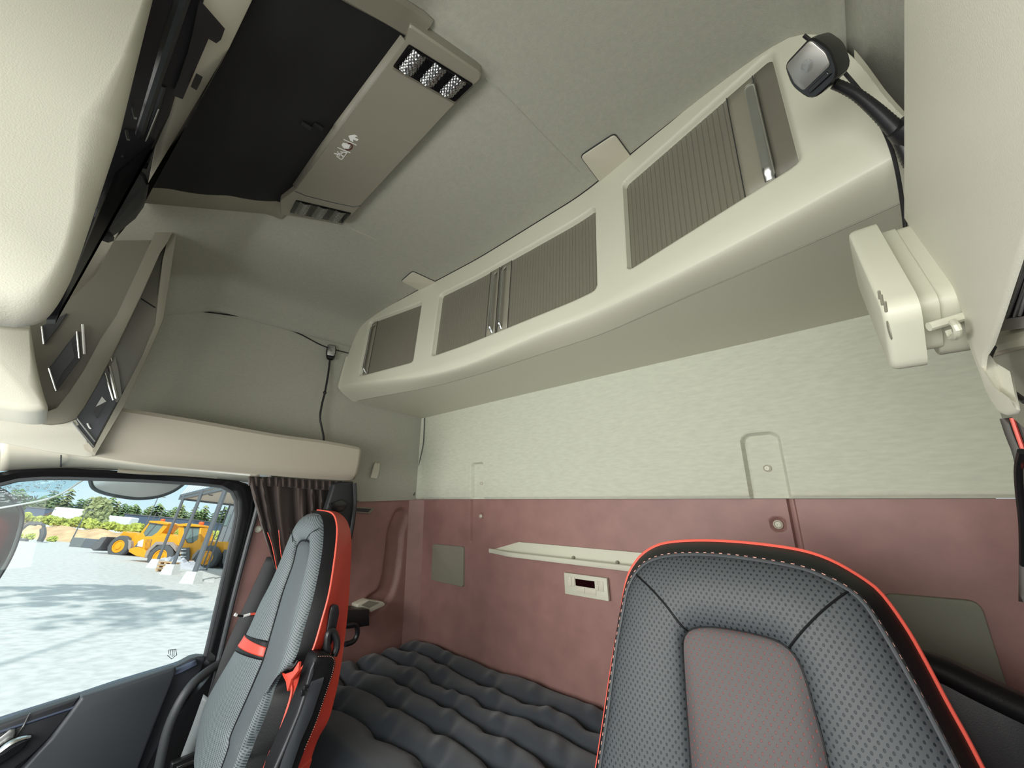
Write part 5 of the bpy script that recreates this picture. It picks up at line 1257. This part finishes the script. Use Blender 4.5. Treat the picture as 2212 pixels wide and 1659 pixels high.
wl_ = max(v.co.x for v in me.vertices); ex = (b - a) / wl_; ez = V((0, 0, 1)) * ex.length * 1.35
mb = MB(); mb.add([a + ex * v.co.x + ez * v.co.y + V((v.co.z * .01, 0, 0)) for v in me.vertices], [tuple(p.vertices) for p in me.polygons])
obj('lettering', mb, mt_black, wd, label='dark lettering reading VOLVO from outside')

# ---------------------------------------------------------------- a tree on the other side of the truck shades the yard
sun_dir = (Aa * -.70 + Rr * .22 + UP * .66).normalized()               # towards the sun, behind the truck
for k, (px, py, hh, sc, lb) in enumerate(((215, 1280, 21, 1.0, 'leafy tree outside the picture shading the yard'), (330, 1330, 21, .62, 'second leafy tree outside the picture shading the yard'))):
    g_ = ghit(px, py); c_ = g_ + sun_dir * (hh / sun_dir.dot(UP))
    tr_ = bpy.data.objects.new('shade_tree', None); COL.objects.link(tr_); gp2 = c_ - UP * hh
    tr_.matrix_world = frame(gp2); ORG[tr_.name] = V((0, 0, 0)); tag(tr_, lb, 'tree')
    bl_ = blob(90 + k, 9.5 * sc, 3.2, int(150 * sc), None, .035); cw = obj('crown', bl_, mt_leaf[2], tr_, local=True, ang=20); cw.location = (0, 0, hh - 1.6)
    obj('trunk', MB().tube([V((0, 0, 0)), V((0, 0, hh))], [.13, .05], 8), mt_trunk, tr_, local=True)

# ---------------------------------------------------------------- light
w = bpy.data.worlds.new('sky'); bpy.context.scene.world = w; w.use_nodes = True
N = w.node_tree.nodes; L = w.node_tree.links; bg = N['Background']
tcw = N.new('ShaderNodeTexCoord'); mpw = N.new('ShaderNodeMapping'); mpw.inputs['Scale'].default_value = (1, 1, 2.6); L.new(tcw.outputs['Generated'], mpw.inputs[0])
nz = N.new('ShaderNodeTexNoise'); nz.inputs['Scale'].default_value = 3.2; nz.inputs['Detail'].default_value = 7; L.new(mpw.outputs[0], nz.inputs['Vector'])
cr_ = N.new('ShaderNodeMapRange'); cr_.inputs['From Min'].default_value = .42; cr_.inputs['From Max'].default_value = .62; L.new(nz.outputs['Fac'], cr_.inputs['Value'])
mxw = N.new('ShaderNodeMix'); mxw.data_type = 'RGBA'; mxw.inputs['A'].default_value = (.60, .86, .96, 1); mxw.inputs['B'].default_value = (.88, .95, .98, 1); L.new(cr_.outputs[0], mxw.inputs['Factor'])
L.new(mxw.outputs['Result'], bg.inputs['Color']); bg.inputs['Strength'].default_value = SKY
sl = bpy.data.lights.new('sun', 'SUN'); sl.energy = SUN; sl.angle = .012; sl.color = (1, .96, .90); so = bpy.data.objects.new('sun', sl); COL.objects.link(so)
so.rotation_euler = sun_dir.to_track_quat('Z', 'Y').to_euler(); so.location = CAM + sun_dir * 30
def area(name, loc, tgt, sx, sy, e, col):
    l = bpy.data.lights.new(name, 'AREA'); l.shape = 'RECTANGLE'; l.size = sx; l.size_y = sy; l.energy = e; l.color = col
    o = bpy.data.objects.new(name, l); COL.objects.link(o); o.location = loc; o.rotation_euler = (V(loc) - V(tgt)).to_track_quat('Z', 'Y').to_euler(); return o
area('windscreen_daylight', (-.80, -.70, 1.46), (-.80, 1.3, .95), 1.95, .56, WIN, (1, .985, .93))
area('driver_window_daylight', (.24, -.22, 1.28), (-1.2, -.1, 1.6), .5, .45, DRV, (1, .985, .93))
sc = bpy.context.scene
sc.view_settings.view_transform = 'Standard'; sc.view_settings.look = 'None'; sc.view_settings.exposure = 0; sc.view_settings.gamma = 1; sc.view_settings.use_curve_mapping = False
sc.cycles.max_bounces = 8; sc.cycles.diffuse_bounces = 5; sc.cycles.transparent_max_bounces = 16; sc.cycles.sample_clamp_indirect = 4
